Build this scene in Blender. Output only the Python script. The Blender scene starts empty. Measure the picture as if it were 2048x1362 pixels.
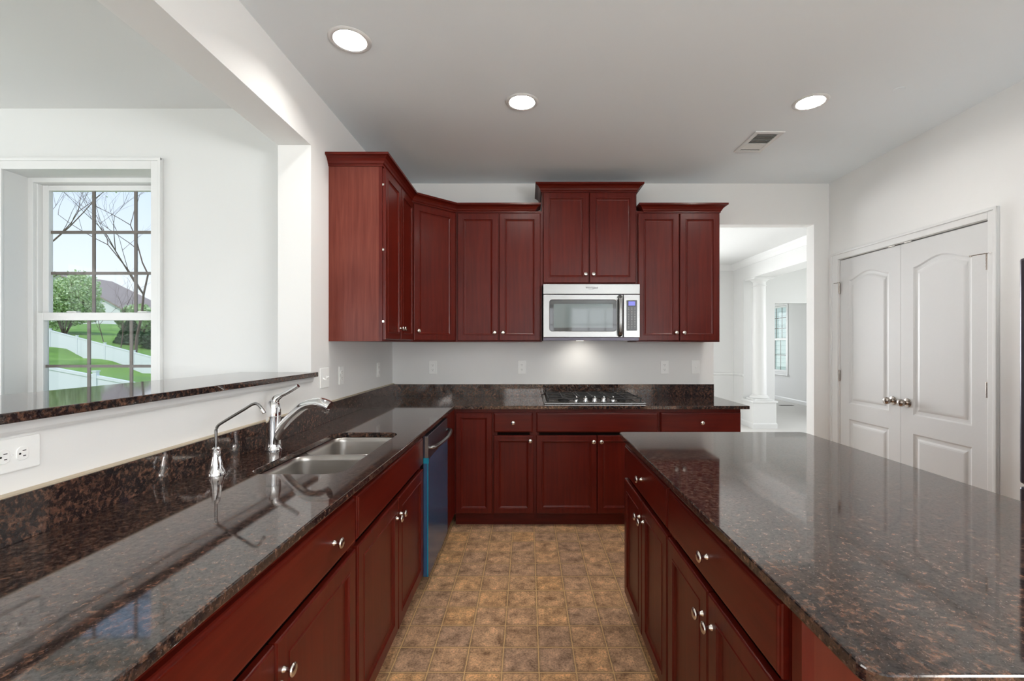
import bpy, bmesh, math, random
from mathutils import Vector, Matrix
R = math.radians
C = bpy.context.scene
COL = C.collection

# ------------------------------------------------------------------ camera, world, exposure
cam_d = bpy.data.cameras.new('camera'); cam = bpy.data.objects.new('camera', cam_d); COL.objects.link(cam)
cam.location = (0, 0, 1.367); cam.rotation_euler = (R(90), 0, 0)
cam_d.sensor_width = 36; cam_d.lens = 910 / 2048 * 36
cam_d.shift_x = -31 / 2048; cam_d.shift_y = 8 / 2048
cam_d.clip_start = 0.02; cam_d.clip_end = 600
C.camera = cam
vs = C.view_settings
vs.view_transform = 'Standard'; vs.look = 'None'; vs.gamma = 1; vs.use_curve_mapping = False; vs.exposure = 0.54
C.cycles.max_bounces = 10; C.cycles.diffuse_bounces = 6; C.cycles.glossy_bounces = 5
C.cycles.transparent_max_bounces = 12; C.cycles.sample_clamp_indirect = 6

world = bpy.data.worlds.new('sky'); C.world = world; world.use_nodes = True
nt = world.node_tree; nt.nodes.clear()
tc = nt.nodes.new('ShaderNodeTexCoord'); sp = nt.nodes.new('ShaderNodeSeparateXYZ')
rp = nt.nodes.new('ShaderNodeValToRGB'); bg = nt.nodes.new('ShaderNodeBackground'); wo = nt.nodes.new('ShaderNodeOutputWorld')
e = rp.color_ramp.elements
e[0].position = 0.0; e[0].color = (0.90, 0.95, 1.0, 1)
e[1].position = 0.45; e[1].color = (0.46, 0.67, 0.98, 1)
e.new(0.12).color = (0.80, 0.90, 1.0, 1)
nt.links.new(tc.outputs['Generated'], sp.inputs[0]); nt.links.new(sp.outputs['Z'], rp.inputs[0])
nt.links.new(rp.outputs[0], bg.inputs[0]); bg.inputs[1].default_value = 0.78
nt.links.new(bg.outputs[0], wo.inputs[0])

def sun():
    d = bpy.data.lights.new('sun', 'SUN'); d.energy = 1.3; d.angle = R(1); d.color = (1, .96, .9)
    o = bpy.data.objects.new('sun', d); COL.objects.link(o)
    o.rotation_euler = (R(38), 0, R(-28))
sun()
def area(loc, rot, sx, sy, power, col=(1, 1, 1), name='daylight_fill'):
    d = bpy.data.lights.new(name, 'AREA'); d.shape = 'RECTANGLE'; d.size = sx; d.size_y = sy
    d.energy = power; d.color = col
    o = bpy.data.objects.new(name, d); COL.objects.link(o); o.location = loc; o.rotation_euler = rot
DAY = (0.96, 0.98, 1.0)
area((-6.35, 0.2, 1.55), (R(90), 0, R(-90)), 4.2, 1.9, 84, DAY)      # added fill light outside unseen living-room side windows, facing +X
area((0.9, -4.95, 1.45), (R(100), 0, R(0)), 3.2, 1.8, 42, DAY)         # outside the rear windows, facing +Y
area((3.15, -2.6, 1.40), (R(155), 0, R(90)), 2.9, 1.5, 350, DAY)       # added fill outside unseen rear right windows, tilted up to the ceiling, facing -X
area((-3.6, -4.95, 1.45), (R(125), 0, 0), 3.2, 1.8, 74, DAY)        # added fill outside unseen living-room rear windows, tilted up
area((1.2, 8.6, 1.5), (R(90), 0, R(180)), 1.8, 1.7, 205, DAY)         # added fill to brighten the dining room, outside an unseen window, facing -Y
area((6.55, 6.3, 1.5), (R(90), 0, R(90)), 2.0, 1.9, 62, DAY)          # added fill for the foyer, outside an unseen window, facing -X
area((4.4, 13.3, 1.5), (R(90), 0, R(180)), 2.2, 1.7, 66, DAY)        # added fill for the far room, outside an unseen end window, facing -Y
LAMP_E = 165.0

# ------------------------------------------------------------------ materials
MATS = {}
def new_mat(name):
    m = bpy.data.materials.new(name); m.use_nodes = True; MATS[name] = m
    nt = m.node_tree; b = nt.nodes['Principled BSDF']
    return m, nt, b
def simple(name, col, rough=.5, metal=0, spec=.5, coat=0, emit=None, es=0, bump=None):
    m, nt, b = new_mat(name)
    b.inputs['Base Color'].default_value = (*col, 1); b.inputs['Roughness'].default_value = rough
    b.inputs['Metallic'].default_value = metal; b.inputs['Specular IOR Level'].default_value = spec
    b.inputs['Coat Weight'].default_value = coat; b.inputs['Coat Roughness'].default_value = .08
    if emit: b.inputs['Emission Color'].default_value = (*emit, 1); b.inputs['Emission Strength'].default_value = es
    t = nt.nodes.new('ShaderNodeTexCoord'); n = nt.nodes.new('ShaderNodeTexNoise')
    n.inputs['Scale'].default_value = (bump[0] if bump else 180)
    bp = nt.nodes.new('ShaderNodeBump'); bp.inputs['Strength'].default_value = (bump[1] if bump else .015)
    bp.inputs['Distance'].default_value = .002
    nt.links.new(t.outputs['Object'], n.inputs['Vector']); nt.links.new(n.outputs[0], bp.inputs['Height'])
    nt.links.new(bp.outputs[0], b.inputs['Normal'])
    return m
simple('wall_paint', (.80, .795, .78), .85, spec=.2, bump=(90, .06))
simple('ceiling_paint', (.83, .885, .915), .9, spec=.15, bump=(120, .06))
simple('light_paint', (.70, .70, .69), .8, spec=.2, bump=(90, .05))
simple('trim_paint', (.72, .72, .71), .38, spec=.45)
simple('door_paint', (.64, .64, .635), .42, spec=.4, bump=(60, .08))
simple('plastic_white', (.90, .90, .88), .35)
simple('slot_dark', (.03, .028, .025), .6)
simple('dark_interior', (.012, .006, .005), .9, spec=.1)  # near-black; also stands in for shade in the drawer gaps
simple('steel', (.30, .297, .292), .27, 1)
simple('steel_sink', (.47, .445, .42), .30, 1)
simple('chrome', (.88, .88, .89), .06, 1, bump=(10, .0))
simple('nickel', (.70, .66, .61), .22, 1)
simple('bronze_nickel', (.42, .37, .33), .22, 1)
simple('black_glass', (.012, .013, .014), .04, spec=.8, bump=(5, 0))
simple('oven_glass', (.10, .13, .13), .05, spec=.9, bump=(5, 0))
simple('panel_grey', (.07, .075, .08), .3)
simple('key_print', (.45, .45, .45), .5)
simple('lcd', (.10, .10, .35), .3, emit=(.16, .17, .6), es=.6)
simple('cast_iron', (.015, .014, .014), .55)
simple('cooktop_surface', (.05, .042, .036), .10, spec=.8)
simple('film_blue', (.035, .085, .17), .2, spec=.35)
simple('film_teal', (.01, .22, .33), .2)
simple('fridge_steel', (.085, .075, .095), .32, .6)
simple('beige_edge', (.50, .42, .31), .6)
simple('lamp_cone', (.85, .85, .83), .35)
simple('lamp_lens', (1, 1, 1), .4, emit=(1, .97, .92), es=LAMP_E)
simple('lamp_under', (1, 1, 1), .4, emit=(1, .9, .75), es=2)
simple('grid_brown', (.15, .13, .115), .6)
simple('vent_dark', (.06, .05, .04), .7)
simple('carpet', (.60, .585, .56), .95, spec=.05, bump=(400, .5))
simple('vinyl_fence', (.80, .80, .83), .5)
simple('siding', (.80, .80, .80), .6)
simple('roof_brown', (.36, .285, .25), .9, bump=(20, .3))
simple('window_far', (.25, .3, .35), .2)
simple('bark', (.16, .11, .085), .9)
simple('conifer', (.07, .12, .05), .9)

def glass():
    m, nt, b = new_mat('window_glass'); nt.nodes.remove(b)
    out = [n for n in nt.nodes if n.type == 'OUTPUT_MATERIAL'][0]
    tr = nt.nodes.new('ShaderNodeBsdfTransparent'); gl = nt.nodes.new('ShaderNodeBsdfGlossy')
    gl.inputs['Roughness'].default_value = .02; fr = nt.nodes.new('ShaderNodeFresnel'); fr.inputs[0].default_value = 1.2
    mx = nt.nodes.new('ShaderNodeMixShader')
    ge = nt.nodes.new('ShaderNodeNewGeometry'); sb = nt.nodes.new('ShaderNodeMath'); sb.operation = 'SUBTRACT'; sb.inputs[0].default_value = 1
    ml = nt.nodes.new('ShaderNodeMath'); ml.operation = 'MULTIPLY'       # only the near face of the pane reflects
    nt.links.new(ge.outputs['Backfacing'], sb.inputs[1]); nt.links.new(sb.outputs[0], ml.inputs[0]); nt.links.new(fr.outputs[0], ml.inputs[1])
    nt.links.new(ml.outputs[0], mx.inputs[0]); nt.links.new(tr.outputs[0], mx.inputs[1]); nt.links.new(gl.outputs[0], mx.inputs[2])
    nt.links.new(mx.outputs[0], out.inputs[0])
glass()

def N(nt, typ, **kw):
    n = nt.nodes.new(typ)
    for k, v in kw.items():
        if k.startswith('i_'): n.inputs[int(k[2:]) if k[2:].isdigit() else k[2:].replace('_', ' ')].default_value = v
        else: setattr(n, k, v)
    return n
def mapped(nt, scale=(1, 1, 1), rot=(0, 0, 0)):
    t = nt.nodes.new('ShaderNodeTexCoord'); mp = nt.nodes.new('ShaderNodeMapping')
    mp.inputs['Scale'].default_value = scale; mp.inputs['Rotation'].default_value = rot
    nt.links.new(t.outputs['Object'], mp.inputs[0]); return mp.outputs[0]
def ramp(nt, src, stops):
    r = nt.nodes.new('ShaderNodeValToRGB'); el = r.color_ramp.elements
    while len(el) > 1: el.remove(el[-1])
    el[0].position = stops[0][0]; el[0].color = (*stops[0][1], 1)
    for p, c in stops[1:]: el.new(p).color = (*c, 1)
    nt.links.new(src, r.inputs[0]); return r.outputs[0]
def mix(nt, fac, a, b, mode='MIX'):
    m = nt.nodes.new('ShaderNodeMix'); m.data_type = 'RGBA'; m.blend_type = mode
    for idx, v in ((0, fac), (6, a), (7, b)):
        if isinstance(v, (int, float)): m.inputs[idx].default_value = v
        elif isinstance(v, tuple): m.inputs[idx].default_value = (*v, 1)
        else: nt.links.new(v, m.inputs[idx])
    return m.outputs[2]

def granite():
    m, nt, b = new_mat('granite')
    v = mapped(nt)
    warp = N(nt, 'ShaderNodeTexNoise'); warp.inputs['Scale'].default_value = 55; warp.inputs['Detail'].default_value = 4
    nt.links.new(v, warp.inputs['Vector'])
    add = N(nt, 'ShaderNodeVectorMath', operation='MULTIPLY_ADD'); add.inputs[1].default_value = (.02, .02, .02)
    nt.links.new(warp.outputs['Color'], add.inputs[0]); nt.links.new(v, add.inputs[2])
    big = N(nt, 'ShaderNodeTexNoise'); big.inputs['Scale'].default_value = 75; big.inputs['Detail'].default_value = 5; big.inputs['Roughness'].default_value = .65
    nt.links.new(add.outputs[0], big.inputs['Vector'])
    c1 = ramp(nt, big.outputs[0], [(.36, (.006, .006, .009)), (.48, (.022, .015, .014)), (.58, (.078, .040, .027)), (.70, (.19, .10, .066))])
    vo = N(nt, 'ShaderNodeTexVoronoi'); vo.inputs['Scale'].default_value = 44
    nt.links.new(add.outputs[0], vo.inputs['Vector'])
    f = ramp(nt, vo.outputs['Distance'], [(.0, (1, 1, 1)), (.30, (.7, .7, .7)), (.42, (0, 0, 0))])
    cr = N(nt, 'ShaderNodeTexNoise'); cr.inputs['Scale'].default_value = 14; nt.links.new(v, cr.inputs['Vector'])
    cf = ramp(nt, cr.outputs[0], [(.45, (0, 0, 0)), (.62, (.75, .75, .75))])
    ff = mix(nt, 1.0, f, cf, 'MULTIPLY')
    c2 = mix(nt, ff, c1, (.115, .055, .037))
    fine = N(nt, 'ShaderNodeTexNoise'); fine.inputs['Scale'].default_value = 320; fine.inputs['Detail'].default_value = 2
    nt.links.new(v, fine.inputs['Vector'])
    fl = ramp(nt, fine.outputs[0], [(.60, (0, 0, 0)), (.75, (.45, .45, .45))])
    c3 = mix(nt, fl, c2, (.16, .15, .16))
    nt.links.new(c3, b.inputs['Base Color'])
    # mineral grains differ in how strongly they reflect
    g2 = N(nt, 'ShaderNodeTexNoise'); g2.inputs['Scale'].default_value = 130; g2.inputs['Detail'].default_value = 4; g2.inputs['Roughness'].default_value = .7
    nt.links.new(add.outputs[0], g2.inputs['Vector'])
    nt.links.new(ramp(nt, g2.outputs[0], [(.36, (.18, .18, .18)), (.50, (.42, .42, .42)), (.62, (.62, .62, .62))]), b.inputs['Specular IOR Level'])
    b.inputs['Specular Tint'].default_value = (1, .90, .82, 1)
    b.inputs['Roughness'].default_value = .055; b.inputs['IOR'].default_value = 1.85
granite()

def wood(name, dark, light, grain_axis='z', rough=.33, mottle=1.0):
    m, nt, b = new_mat(name)
    s = {'z': (22, 22, 1.3), 'x': (1.3, 22, 22)}[grain_axis]
    v = mapped(nt, s)
    n = N(nt, 'ShaderNodeTexNoise'); n.inputs['Scale'].default_value = 2.2; n.inputs['Detail'].default_value = 6; n.inputs['Distortion'].default_value = .6
    nt.links.new(v, n.inputs['Vector'])
    c = ramp(nt, n.outputs[0], [(.30, dark), (.72, light)])
    v2 = mapped(nt, (1, 1, 1)); n2 = N(nt, 'ShaderNodeTexNoise'); n2.inputs['Scale'].default_value = 3.0
    nt.links.new(v2, n2.inputs['Vector'])
    c = mix(nt, .35 * mottle, c, ramp(nt, n2.outputs[0], [(.35, dark), (.7, light)]))
    nt.links.new(c, b.inputs['Base Color'])
    b.inputs['Roughness'].default_value = rough; b.inputs['Specular IOR Level'].default_value = .20
    b.inputs['Coat Weight'].default_value = .07; b.inputs['Coat Roughness'].default_value = .16
    bp = N(nt, 'ShaderNodeBump'); bp.inputs['Strength'].default_value = .04; bp.inputs['Distance'].default_value = .001
    nt.links.new(n.outputs[0], bp.inputs['Height']); nt.links.new(bp.outputs[0], b.inputs['Normal'])
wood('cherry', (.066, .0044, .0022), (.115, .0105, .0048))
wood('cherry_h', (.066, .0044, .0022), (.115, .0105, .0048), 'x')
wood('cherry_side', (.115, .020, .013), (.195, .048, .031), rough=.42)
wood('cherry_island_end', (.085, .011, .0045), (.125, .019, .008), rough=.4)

def vinyl():
    m, nt, b = new_mat('vinyl_tile')
    v = mapped(nt); SX, SY, OX, OY = .1553, .1574, -.107, 1.897
    sx = N(nt, 'ShaderNodeSeparateXYZ'); nt.links.new(v, sx.inputs[0])
    def M(op, a, b_=None):
        n = N(nt, 'ShaderNodeMath', operation=op)
        for i, q in enumerate((a, b_)):
            if q is None: continue
            if isinstance(q, (int, float)): n.inputs[i].default_value = q
            else: nt.links.new(q, n.inputs[i])
        return n.outputs[0]
    wn = N(nt, 'ShaderNodeTexNoise'); wn.inputs['Scale'].default_value = 45; nt.links.new(v, wn.inputs['Vector'])
    wob = M('MULTIPLY', M('SUBTRACT', wn.outputs[0], .5), .035)
    ux = M('DIVIDE', M('SUBTRACT', sx.outputs['X'], OX), SX); uy = M('DIVIDE', M('SUBTRACT', sx.outputs['Y'], OY), SY)
    uxw = M('ADD', ux, wob); uyw = M('ADD', uy, wob)
    fx = M('ABSOLUTE', M('SUBTRACT', M('FRACT', uxw), .5)); fy = M('ABSOLUTE', M('SUBTRACT', M('FRACT', uyw), .5))
    edge = M('MAXIMUM', fx, fy)
    cb = N(nt, 'ShaderNodeCombineXYZ'); nt.links.new(M('FLOOR', uxw), cb.inputs[0]); nt.links.new(M('FLOOR', uyw), cb.inputs[1])
    wh = N(nt, 'ShaderNodeTexWhiteNoise'); nt.links.new(cb.outputs[0], wh.inputs[0])
    tint = ramp(nt, wh.outputs['Value'], [(0, (.68, .42, .21)), (.3, (.58, .375, .225)), (.6, (.48, .325, .225)), (1, (.62, .40, .235))])
    n1 = N(nt, 'ShaderNodeTexNoise'); n1.inputs['Scale'].default_value = 14; n1.inputs['Detail'].default_value = 8; n1.inputs['Roughness'].default_value = .7
    nt.links.new(v, n1.inputs['Vector'])
    mot = ramp(nt, n1.outputs[0], [(.32, (.36, .29, .24)), (.5, (.95, .90, .86)), (.68, (1.55, 1.42, 1.3))])
    c = mix(nt, 1.0, tint, mot, 'MULTIPLY')
    n2 = N(nt, 'ShaderNodeTexNoise'); n2.inputs['Scale'].default_value = 120; n2.inputs['Detail'].default_value = 5; n2.inputs['Roughness'].default_value = .7
    nt.links.new(v, n2.inputs['Vector'])
    c = mix(nt, 1.0, c, ramp(nt, n2.outputs[0], [(.36, (.5, .45, .42)), (.52, (1, 1, 1)), (.7, (1.25, 1.22, 1.18))]), 'MULTIPLY')
    # darker rim around each tile, ochre grout
    c = mix(nt, ramp(nt, edge, [(.42, (0, 0, 0)), (.48, (.65, .65, .65))]), c, (.20, .12, .065))
    g = M('GREATER_THAN', edge, .484)
    c = mix(nt, g, c, (.66, .43, .20))
    nt.links.new(c, b.inputs['Base Color'])
    b.inputs['Roughness'].default_value = .42; b.inputs['Specular IOR Level'].default_value = .35
    bp = N(nt, 'ShaderNodeBump'); bp.inputs['Strength'].default_value = .25; bp.inputs['Distance'].default_value = .001
    inv = M('SUBTRACT', 1.0, g); nt.links.new(inv, bp.inputs['Height']); nt.links.new(bp.outputs[0], b.inputs['Normal'])
vinyl()

def grass():
    m, nt, b = new_mat('grass'); v = mapped(nt)
    n = N(nt, 'ShaderNodeTexNoise'); n.inputs['Scale'].default_value = .35; n.inputs['Detail'].default_value = 9; n.inputs['Roughness'].default_value = .7
    nt.links.new(v, n.inputs['Vector'])
    nt.links.new(ramp(nt, n.outputs[0], [(.3, (.10, .20, .035)), (.55, (.17, .32, .05)), (.75, (.30, .42, .12))]), b.inputs['Base Color'])
    b.inputs['Roughness'].default_value = .95
grass()
def leaf():
    m, nt, b = new_mat('spring_leaf'); v = mapped(nt)
    n = N(nt, 'ShaderNodeTexNoise'); n.inputs['Scale'].default_value = 1.5; n.inputs['Detail'].default_value = 6
    nt.links.new(v, n.inputs['Vector'])
    nt.links.new(ramp(nt, n.outputs[0], [(.3, (.40, .52, .24)), (.55, (.60, .72, .40)), (.75, (.80, .84, .60))]), b.inputs['Base Color'])
    b.inputs['Roughness'].default_value = .9
leaf()
def clap():
    m, nt, b = new_mat('clapboard'); v = mapped(nt)
    w = N(nt, 'ShaderNodeTexWave', bands_direction='Z', wave_profile='SAW'); w.inputs['Scale'].default_value = 1.5
    nt.links.new(v, w.inputs['Vector'])
    nt.links.new(ramp(nt, w.outputs[0], [(0, (.50, .50, .51)), (.12, (.84, .84, .84)), (1, (.80, .80, .80))]), b.inputs['Base Color'])
clap()

# ------------------------------------------------------------------ helpers
def setp(o, label=None, cat=None, group=None, kind=None):
    if label: o['label'] = label
    if cat: o['category'] = cat
    if group: o['group'] = group
    if kind: o['kind'] = kind
    return o
def empty(name, loc=(0, 0, 0), rz=0, label=None, cat=None, group=None, kind=None, parent=None):
    o = bpy.data.objects.new(name, None); COL.objects.link(o); o.location = loc; o.rotation_euler = (0, 0, rz)
    o.empty_display_size = .1
    if parent: o.parent = parent
    return setp(o, label, cat, group, kind)
def finish(bm, name, mat, parent=None, loc=None, rot=None, smooth=False, mats=None, bevel=0, auto=None):
    bmesh.ops.remove_doubles(bm, verts=bm.verts, dist=1e-6)
    bmesh.ops.recalc_face_normals(bm, faces=bm.faces)
    me = bpy.data.meshes.new(name); bm.to_mesh(me); bm.free()
    for mm in (mats or [mat]): me.materials.append(MATS[mm])
    o = bpy.data.objects.new(name, me); COL.objects.link(o)
    if parent: o.parent = parent
    if loc is not None: o.location = loc
    if rot is not None: o.rotation_euler = rot
    if smooth:
        for p in me.polygons: p.use_smooth = True
        if auto is None: auto = 35
        me.set_sharp_from_angle(angle=R(auto))
    if bevel:
        md = o.modifiers.new('bevel', 'BEVEL'); md.width = bevel; md.segments = 2; md.limit_method = 'ANGLE'; md.angle_limit = R(40)
    return o
def box(bm, x0, x1, y0, y1, z0, z1, mi=0):
    vs_ = [bm.verts.new(p) for p in ((x0, y0, z0), (x1, y0, z0), (x1, y1, z0), (x0, y1, z0), (x0, y0, z1), (x1, y0, z1), (x1, y1, z1), (x0, y1, z1))]
    for f in ((0, 3, 2, 1), (4, 5, 6, 7), (0, 1, 5, 4), (1, 2, 6, 5), (2, 3, 7, 6), (3, 0, 4, 7)):
        bm.faces.new([vs_[i] for i in f]).material_index = mi
def boxes(name, mat, lst, parent=None, bevel=0, **kw):
    """independent boxes in one mesh, kept apart so that touching faces do not merge"""
    bm = bmesh.new()
    for b in lst: box(bm, *b)
    me = bpy.data.meshes.new(name); bm.to_mesh(me); bm.free(); me.materials.append(MATS[mat])
    o = bpy.data.objects.new(name, me); COL.objects.link(o)
    if parent: o.parent = parent
    if bevel:
        md = o.modifiers.new('bevel', 'BEVEL'); md.width = bevel; md.segments = 2; md.limit_method = 'ANGLE'
    return o
def struct(o):
    o['kind'] = 'structure'; return o
def poly_offset(pts, d):
    """inset (d>0) a CCW polygon"""
    n = len(pts); out = []
    for i in range(n):
        p0, p1, p2 = Vector(pts[i - 1]), Vector(pts[i]), Vector(pts[(i + 1) % n])
        a = (p1 - p0).normalized(); b = (p2 - p1).normalized()
        na = Vector((-a.y, a.x)); nb = Vector((-b.y, b.x)); m = na + nb
        k = m.length_squared
        m = m * (2 / k) if k > 1e-9 else na
        # m has length 1/cos(half)
        out.append(tuple(p1 + m * d))
    return out
def rrect(x0, x1, y0, y1, r, seg=6):
    pts = []
    for cx, cy, a0 in ((x1 - r, y0 + r, -90), (x1 - r, y1 - r, 0), (x0 + r, y1 - r, 90), (x0 + r, y0 + r, 180)):
        for k in range(seg + 1):
            a = R(a0 + 90 * k / seg); pts.append((cx + r * math.cos(a), cy + r * math.sin(a)))
    return pts
def circle(cx, cy, r, n=32):
    return [(cx + r * math.cos(2 * math.pi * k / n), cy + r * math.sin(2 * math.pi * k / n)) for k in range(n)]
def slab_bm(outer, holes, z0, z1, bev=0, mp=lambda x, y, z: (x, y, z), bm=None, bot=True):
    bm = bm or bmesh.new()
    def ring(pts, z): return [bm.verts.new(mp(x, y, z)) for x, y in pts]
    def side(a, b, flip=False):
        n = len(a)
        for i in range(n):
            q = [a[i], a[(i + 1) % n], b[(i + 1) % n], b[i]]
            bm.faces.new(q[::-1] if flip else q)
    def fill(rings):
        ed = []
        for r_ in rings:
            for i in range(len(r_)):
                e_ = bm.edges.get((r_[i], r_[(i + 1) % len(r_)])) or bm.edges.new((r_[i], r_[(i + 1) % len(r_)]))
                ed.append(e_)
        bmesh.ops.triangle_fill(bm, use_beauty=True, use_dissolve=False, edges=ed)
    tops, bots = [], []
    for pts, hole in [(outer, False)] + [(h, True) for h in holes]:
        levels = []
        if bev:
            s = -1 if hole else 1
            prof = [(bev, 0), (bev * .3, bev * .3), (0, bev)]
            lv = [(poly_offset(pts, s * dd) if dd else pts, z1 - dz) for dd, dz in prof]
            lv += [(p, z0 + (z1 - z)) for p, z in lv[::-1]]
        else: lv = [(pts, z1), (pts, z0)]
        rings = [ring(p, z) for p, z in lv]
        for a, b in zip(rings, rings[1:]): side(b, a, hole)
        tops.append(rings[0]); bots.append(rings[-1])
    fill(tops)
    if bot: fill(bots)
    return bm
def lathe(bm, prof, n=24, mat=Matrix.Identity(4), mi=0):
    """prof: (r, h) along local +Z"""
    rings = []
    for r, h in prof:
        rings.append([bm.verts.new(mat @ Vector((max(r, 1e-5) * math.cos(2 * math.pi * k / n), max(r, 1e-5) * math.sin(2 * math.pi * k / n), h))) for k in range(n)])
    for a, b in zip(rings, rings[1:]):
        for k in range(n): bm.faces.new((a[k], a[(k + 1) % n], b[(k + 1) % n], b[k])).material_index = mi
    for rr in (rings[0][::-1], rings[-1]): bm.faces.new(rr).material_index = mi
def tube(bm, pts, radii, n=12, flat=1.0, mi=0, up=Vector((0, 0, 1))):
    pts = [Vector(p) for p in pts]
    if isinstance(radii, (int, float)): radii = [radii] * len(pts)
    rings = []
    for i, p in enumerate(pts):
        t = (pts[min(i + 1, len(pts) - 1)] - pts[max(i - 1, 0)]).normalized()
        u = up if abs(t.dot(up)) < .95 else Vector((0, 1, 0)) if abs(t.y) < .9 else Vector((1, 0, 0))
        s = t.cross(u).normalized(); w = s.cross(t).normalized()
        rings.append([bm.verts.new(p + s * radii[i] * math.cos(2 * math.pi * k / n) + w * radii[i] * flat * math.sin(2 * math.pi * k / n)) for k in range(n)])
    for a, b in zip(rings, rings[1:]):
        for k in range(n): bm.faces.new((a[k], a[(k + 1) % n], b[(k + 1) % n], b[k])).material_index = mi
    bm.faces.new(rings[0][::-1]).material_index = mi; bm.faces.new(rings[-1]).material_index = mi
def smooth_path(pts, sub=5):
    P = [Vector(p) for p in pts]; out = []
    for i in range(len(P) - 1):
        p0, p1, p2, p3 = P[max(i - 1, 0)], P[i], P[i + 1], P[min(i + 2, len(P) - 1)]
        for k in range(sub):
            t = k / sub
            out.append(.5 * ((2 * p1) + (-p0 + p2) * t + (2 * p0 - 5 * p1 + 4 * p2 - p3) * t * t + (-p0 + 3 * p1 - 3 * p2 + p3) * t ** 3))
    out.append(P[-1]); return out
def sweep_bm(path, prof, bm=None):
    """mitred moulding: path in XY, profile (outward to the right of travel, z)"""
    bm = bm or bmesh.new(); P = [Vector(p) for p in path]; rings = []
    for i, p in enumerate(P):
        d0 = (p - P[i - 1]).normalized() if i else None; d1 = (P[i + 1] - p).normalized() if i < len(P) - 1 else None
        d0 = d0 or d1; d1 = d1 or d0
        n0 = Vector((d0.y, -d0.x)); n1 = Vector((d1.y, -d1.x)); m = n0 + n1; m = m * (2 / m.length_squared)
        rings.append([bm.verts.new((p.x + m.x * o_, p.y + m.y * o_, z)) for o_, z in prof])
    n = len(prof)
    for a, b in zip(rings, rings[1:]):
        for k in range(n): bm.faces.new((a[k], a[(k + 1) % n], b[(k + 1) % n], b[k]))
    bm.faces.new(rings[0]); bm.faces.new(rings[-1][::-1])
    return bm
def copy_part(o, parent, loc=None):
    c = o.copy(); COL.objects.link(c); c.parent = parent
    if loc is not None: c.location = loc
    return c

# ------------------------------------------------------------------ room shell
H = 2.789; XL = -1.192; XR = 2.662; YW = 4.018; YW2 = 4.125; XLO = -1.374; YJ = 2.505; YLV = 2.742; YREAR = -4.5
DY = 8.17
lamps = [(-.829, 2.125), (-.032, 2.668), (1.66, 2.668), (1.2, .2), (1.66, -1.8), (-.1, -1.8)]  # last three are unseen, added behind the camera for their light
bm = slab_bm([(XLO, YREAR), (XR + .12, YREAR), (XR + .12, YW2), (XLO, YW2)], [circle(x, y, .078) for x, y in lamps], H, H + .02)
struct(finish(bm, 'ceiling', 'ceiling_paint'))
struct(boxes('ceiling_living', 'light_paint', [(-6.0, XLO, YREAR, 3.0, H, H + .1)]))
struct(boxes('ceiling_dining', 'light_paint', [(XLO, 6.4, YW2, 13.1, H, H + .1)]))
struct(boxes('ceiling_attic', 'ceiling_paint', [(-6.2, XLO, YREAR - .2, 3.0, H + .35, H + .42), (XLO, 6.6, YREAR - .2, 13.2, H + .35, H + .42)]))
struct(boxes('floor', 'vinyl_tile', [(XLO, XR + .12, YREAR, YW2, -.08, 0)]))
struct(boxes('floor_living', 'carpet', [(-6.0, XLO, YREAR, 3.0, -.08, 0)]))
struct(boxes('floor_dining', 'carpet', [(XLO, 6.4, YW2, 13.1, -.08, 0)]))
# left wall: knee wall, pier, header; opening from y=-1.4 to YJ above z=1.19
ZO = 2.465
struct(boxes('wall_left', 'wall_paint', [
    (XLO, XL, -1.4, YJ, 0, 1.19), (XLO, XL, YJ, YW, 0, H), (XLO, XL, YREAR, YJ, ZO, H)]))
# back wall with doorway
struct(boxes('wall_back', 'wall_paint', [
    (XLO, 1.642, YW, YW2, 0, H), (1.642, 2.53, YW, YW2, 2.427, H), (2.53, XR + .12, YW, YW2, 0, H)]))
# right wall with pantry opening 2.625-3.876 (doors stand in it) and a closet behind
PY0, PY1, PZ = 2.620, 3.881, 2.088
struct(boxes('wall_right', 'wall_paint', [
    (XR, XR + .12, YREAR, -4.0, 0, H), (XR, XR + .12, -1.2, PY0, 0, H), (XR, XR + .12, -4.0, -1.2, 0, .7), (XR, XR + .12, -4.0, -1.2, 2.25, H), (XR, XR + .12, PY1, YW, 0, H), (XR, XR + .12, PY0, PY1, PZ, H)]))
struct(boxes('wall_pantry', 'dark_interior', [(XR + .12, XR + .16, PY0 - .1, PY1 + .1, 0, PZ + .1)]))
# living room wall with window opening, other living walls with large unseen windows added for light
WX0, WX1, WZ0, WZ1 = -3.155, -2.257, .86, 2.42
struct(boxes('wall_living_far', 'light_paint', [
    (-6.0, WX0, YLV, 3.0, 0, H), (WX1, XLO, YLV, 3.0, 0, H), (WX0, WX1, YLV, 3.0, WZ1, H), (WX0, WX1, YLV, 3.0, 0, WZ0)]))
struct(boxes('wall_living_side', 'light_paint', [
    (-6.12, -6.0, YREAR, -1.9, 0, H), (-6.12, -6.0, 2.3, 3.0, 0, H), (-6.12, -6.0, -1.9, 2.3, 0, .6), (-6.12, -6.0, -1.9, 2.3, 2.5, H)]))
struct(boxes('wall_rear', 'light_paint', [
    (-6.12, -5.2, YREAR - .12, YREAR, 0, H), (-2.0, -.7, YREAR - .12, YREAR, 0, H), (-5.2, -2.0, YREAR - .12, YREAR, 0, .55), (-5.2, -2.0, YREAR - .12, YREAR, 2.35, H), (2.5, XR + .12, YREAR - .12, YREAR, 0, H),
    (-.7, 2.5, YREAR - .12, YREAR, 0, .55), (-.7, 2.5, YREAR - .12, YREAR, 2.35, H), (.75, 1.05, YREAR - .12, YREAR, .55, 2.35)]))
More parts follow.
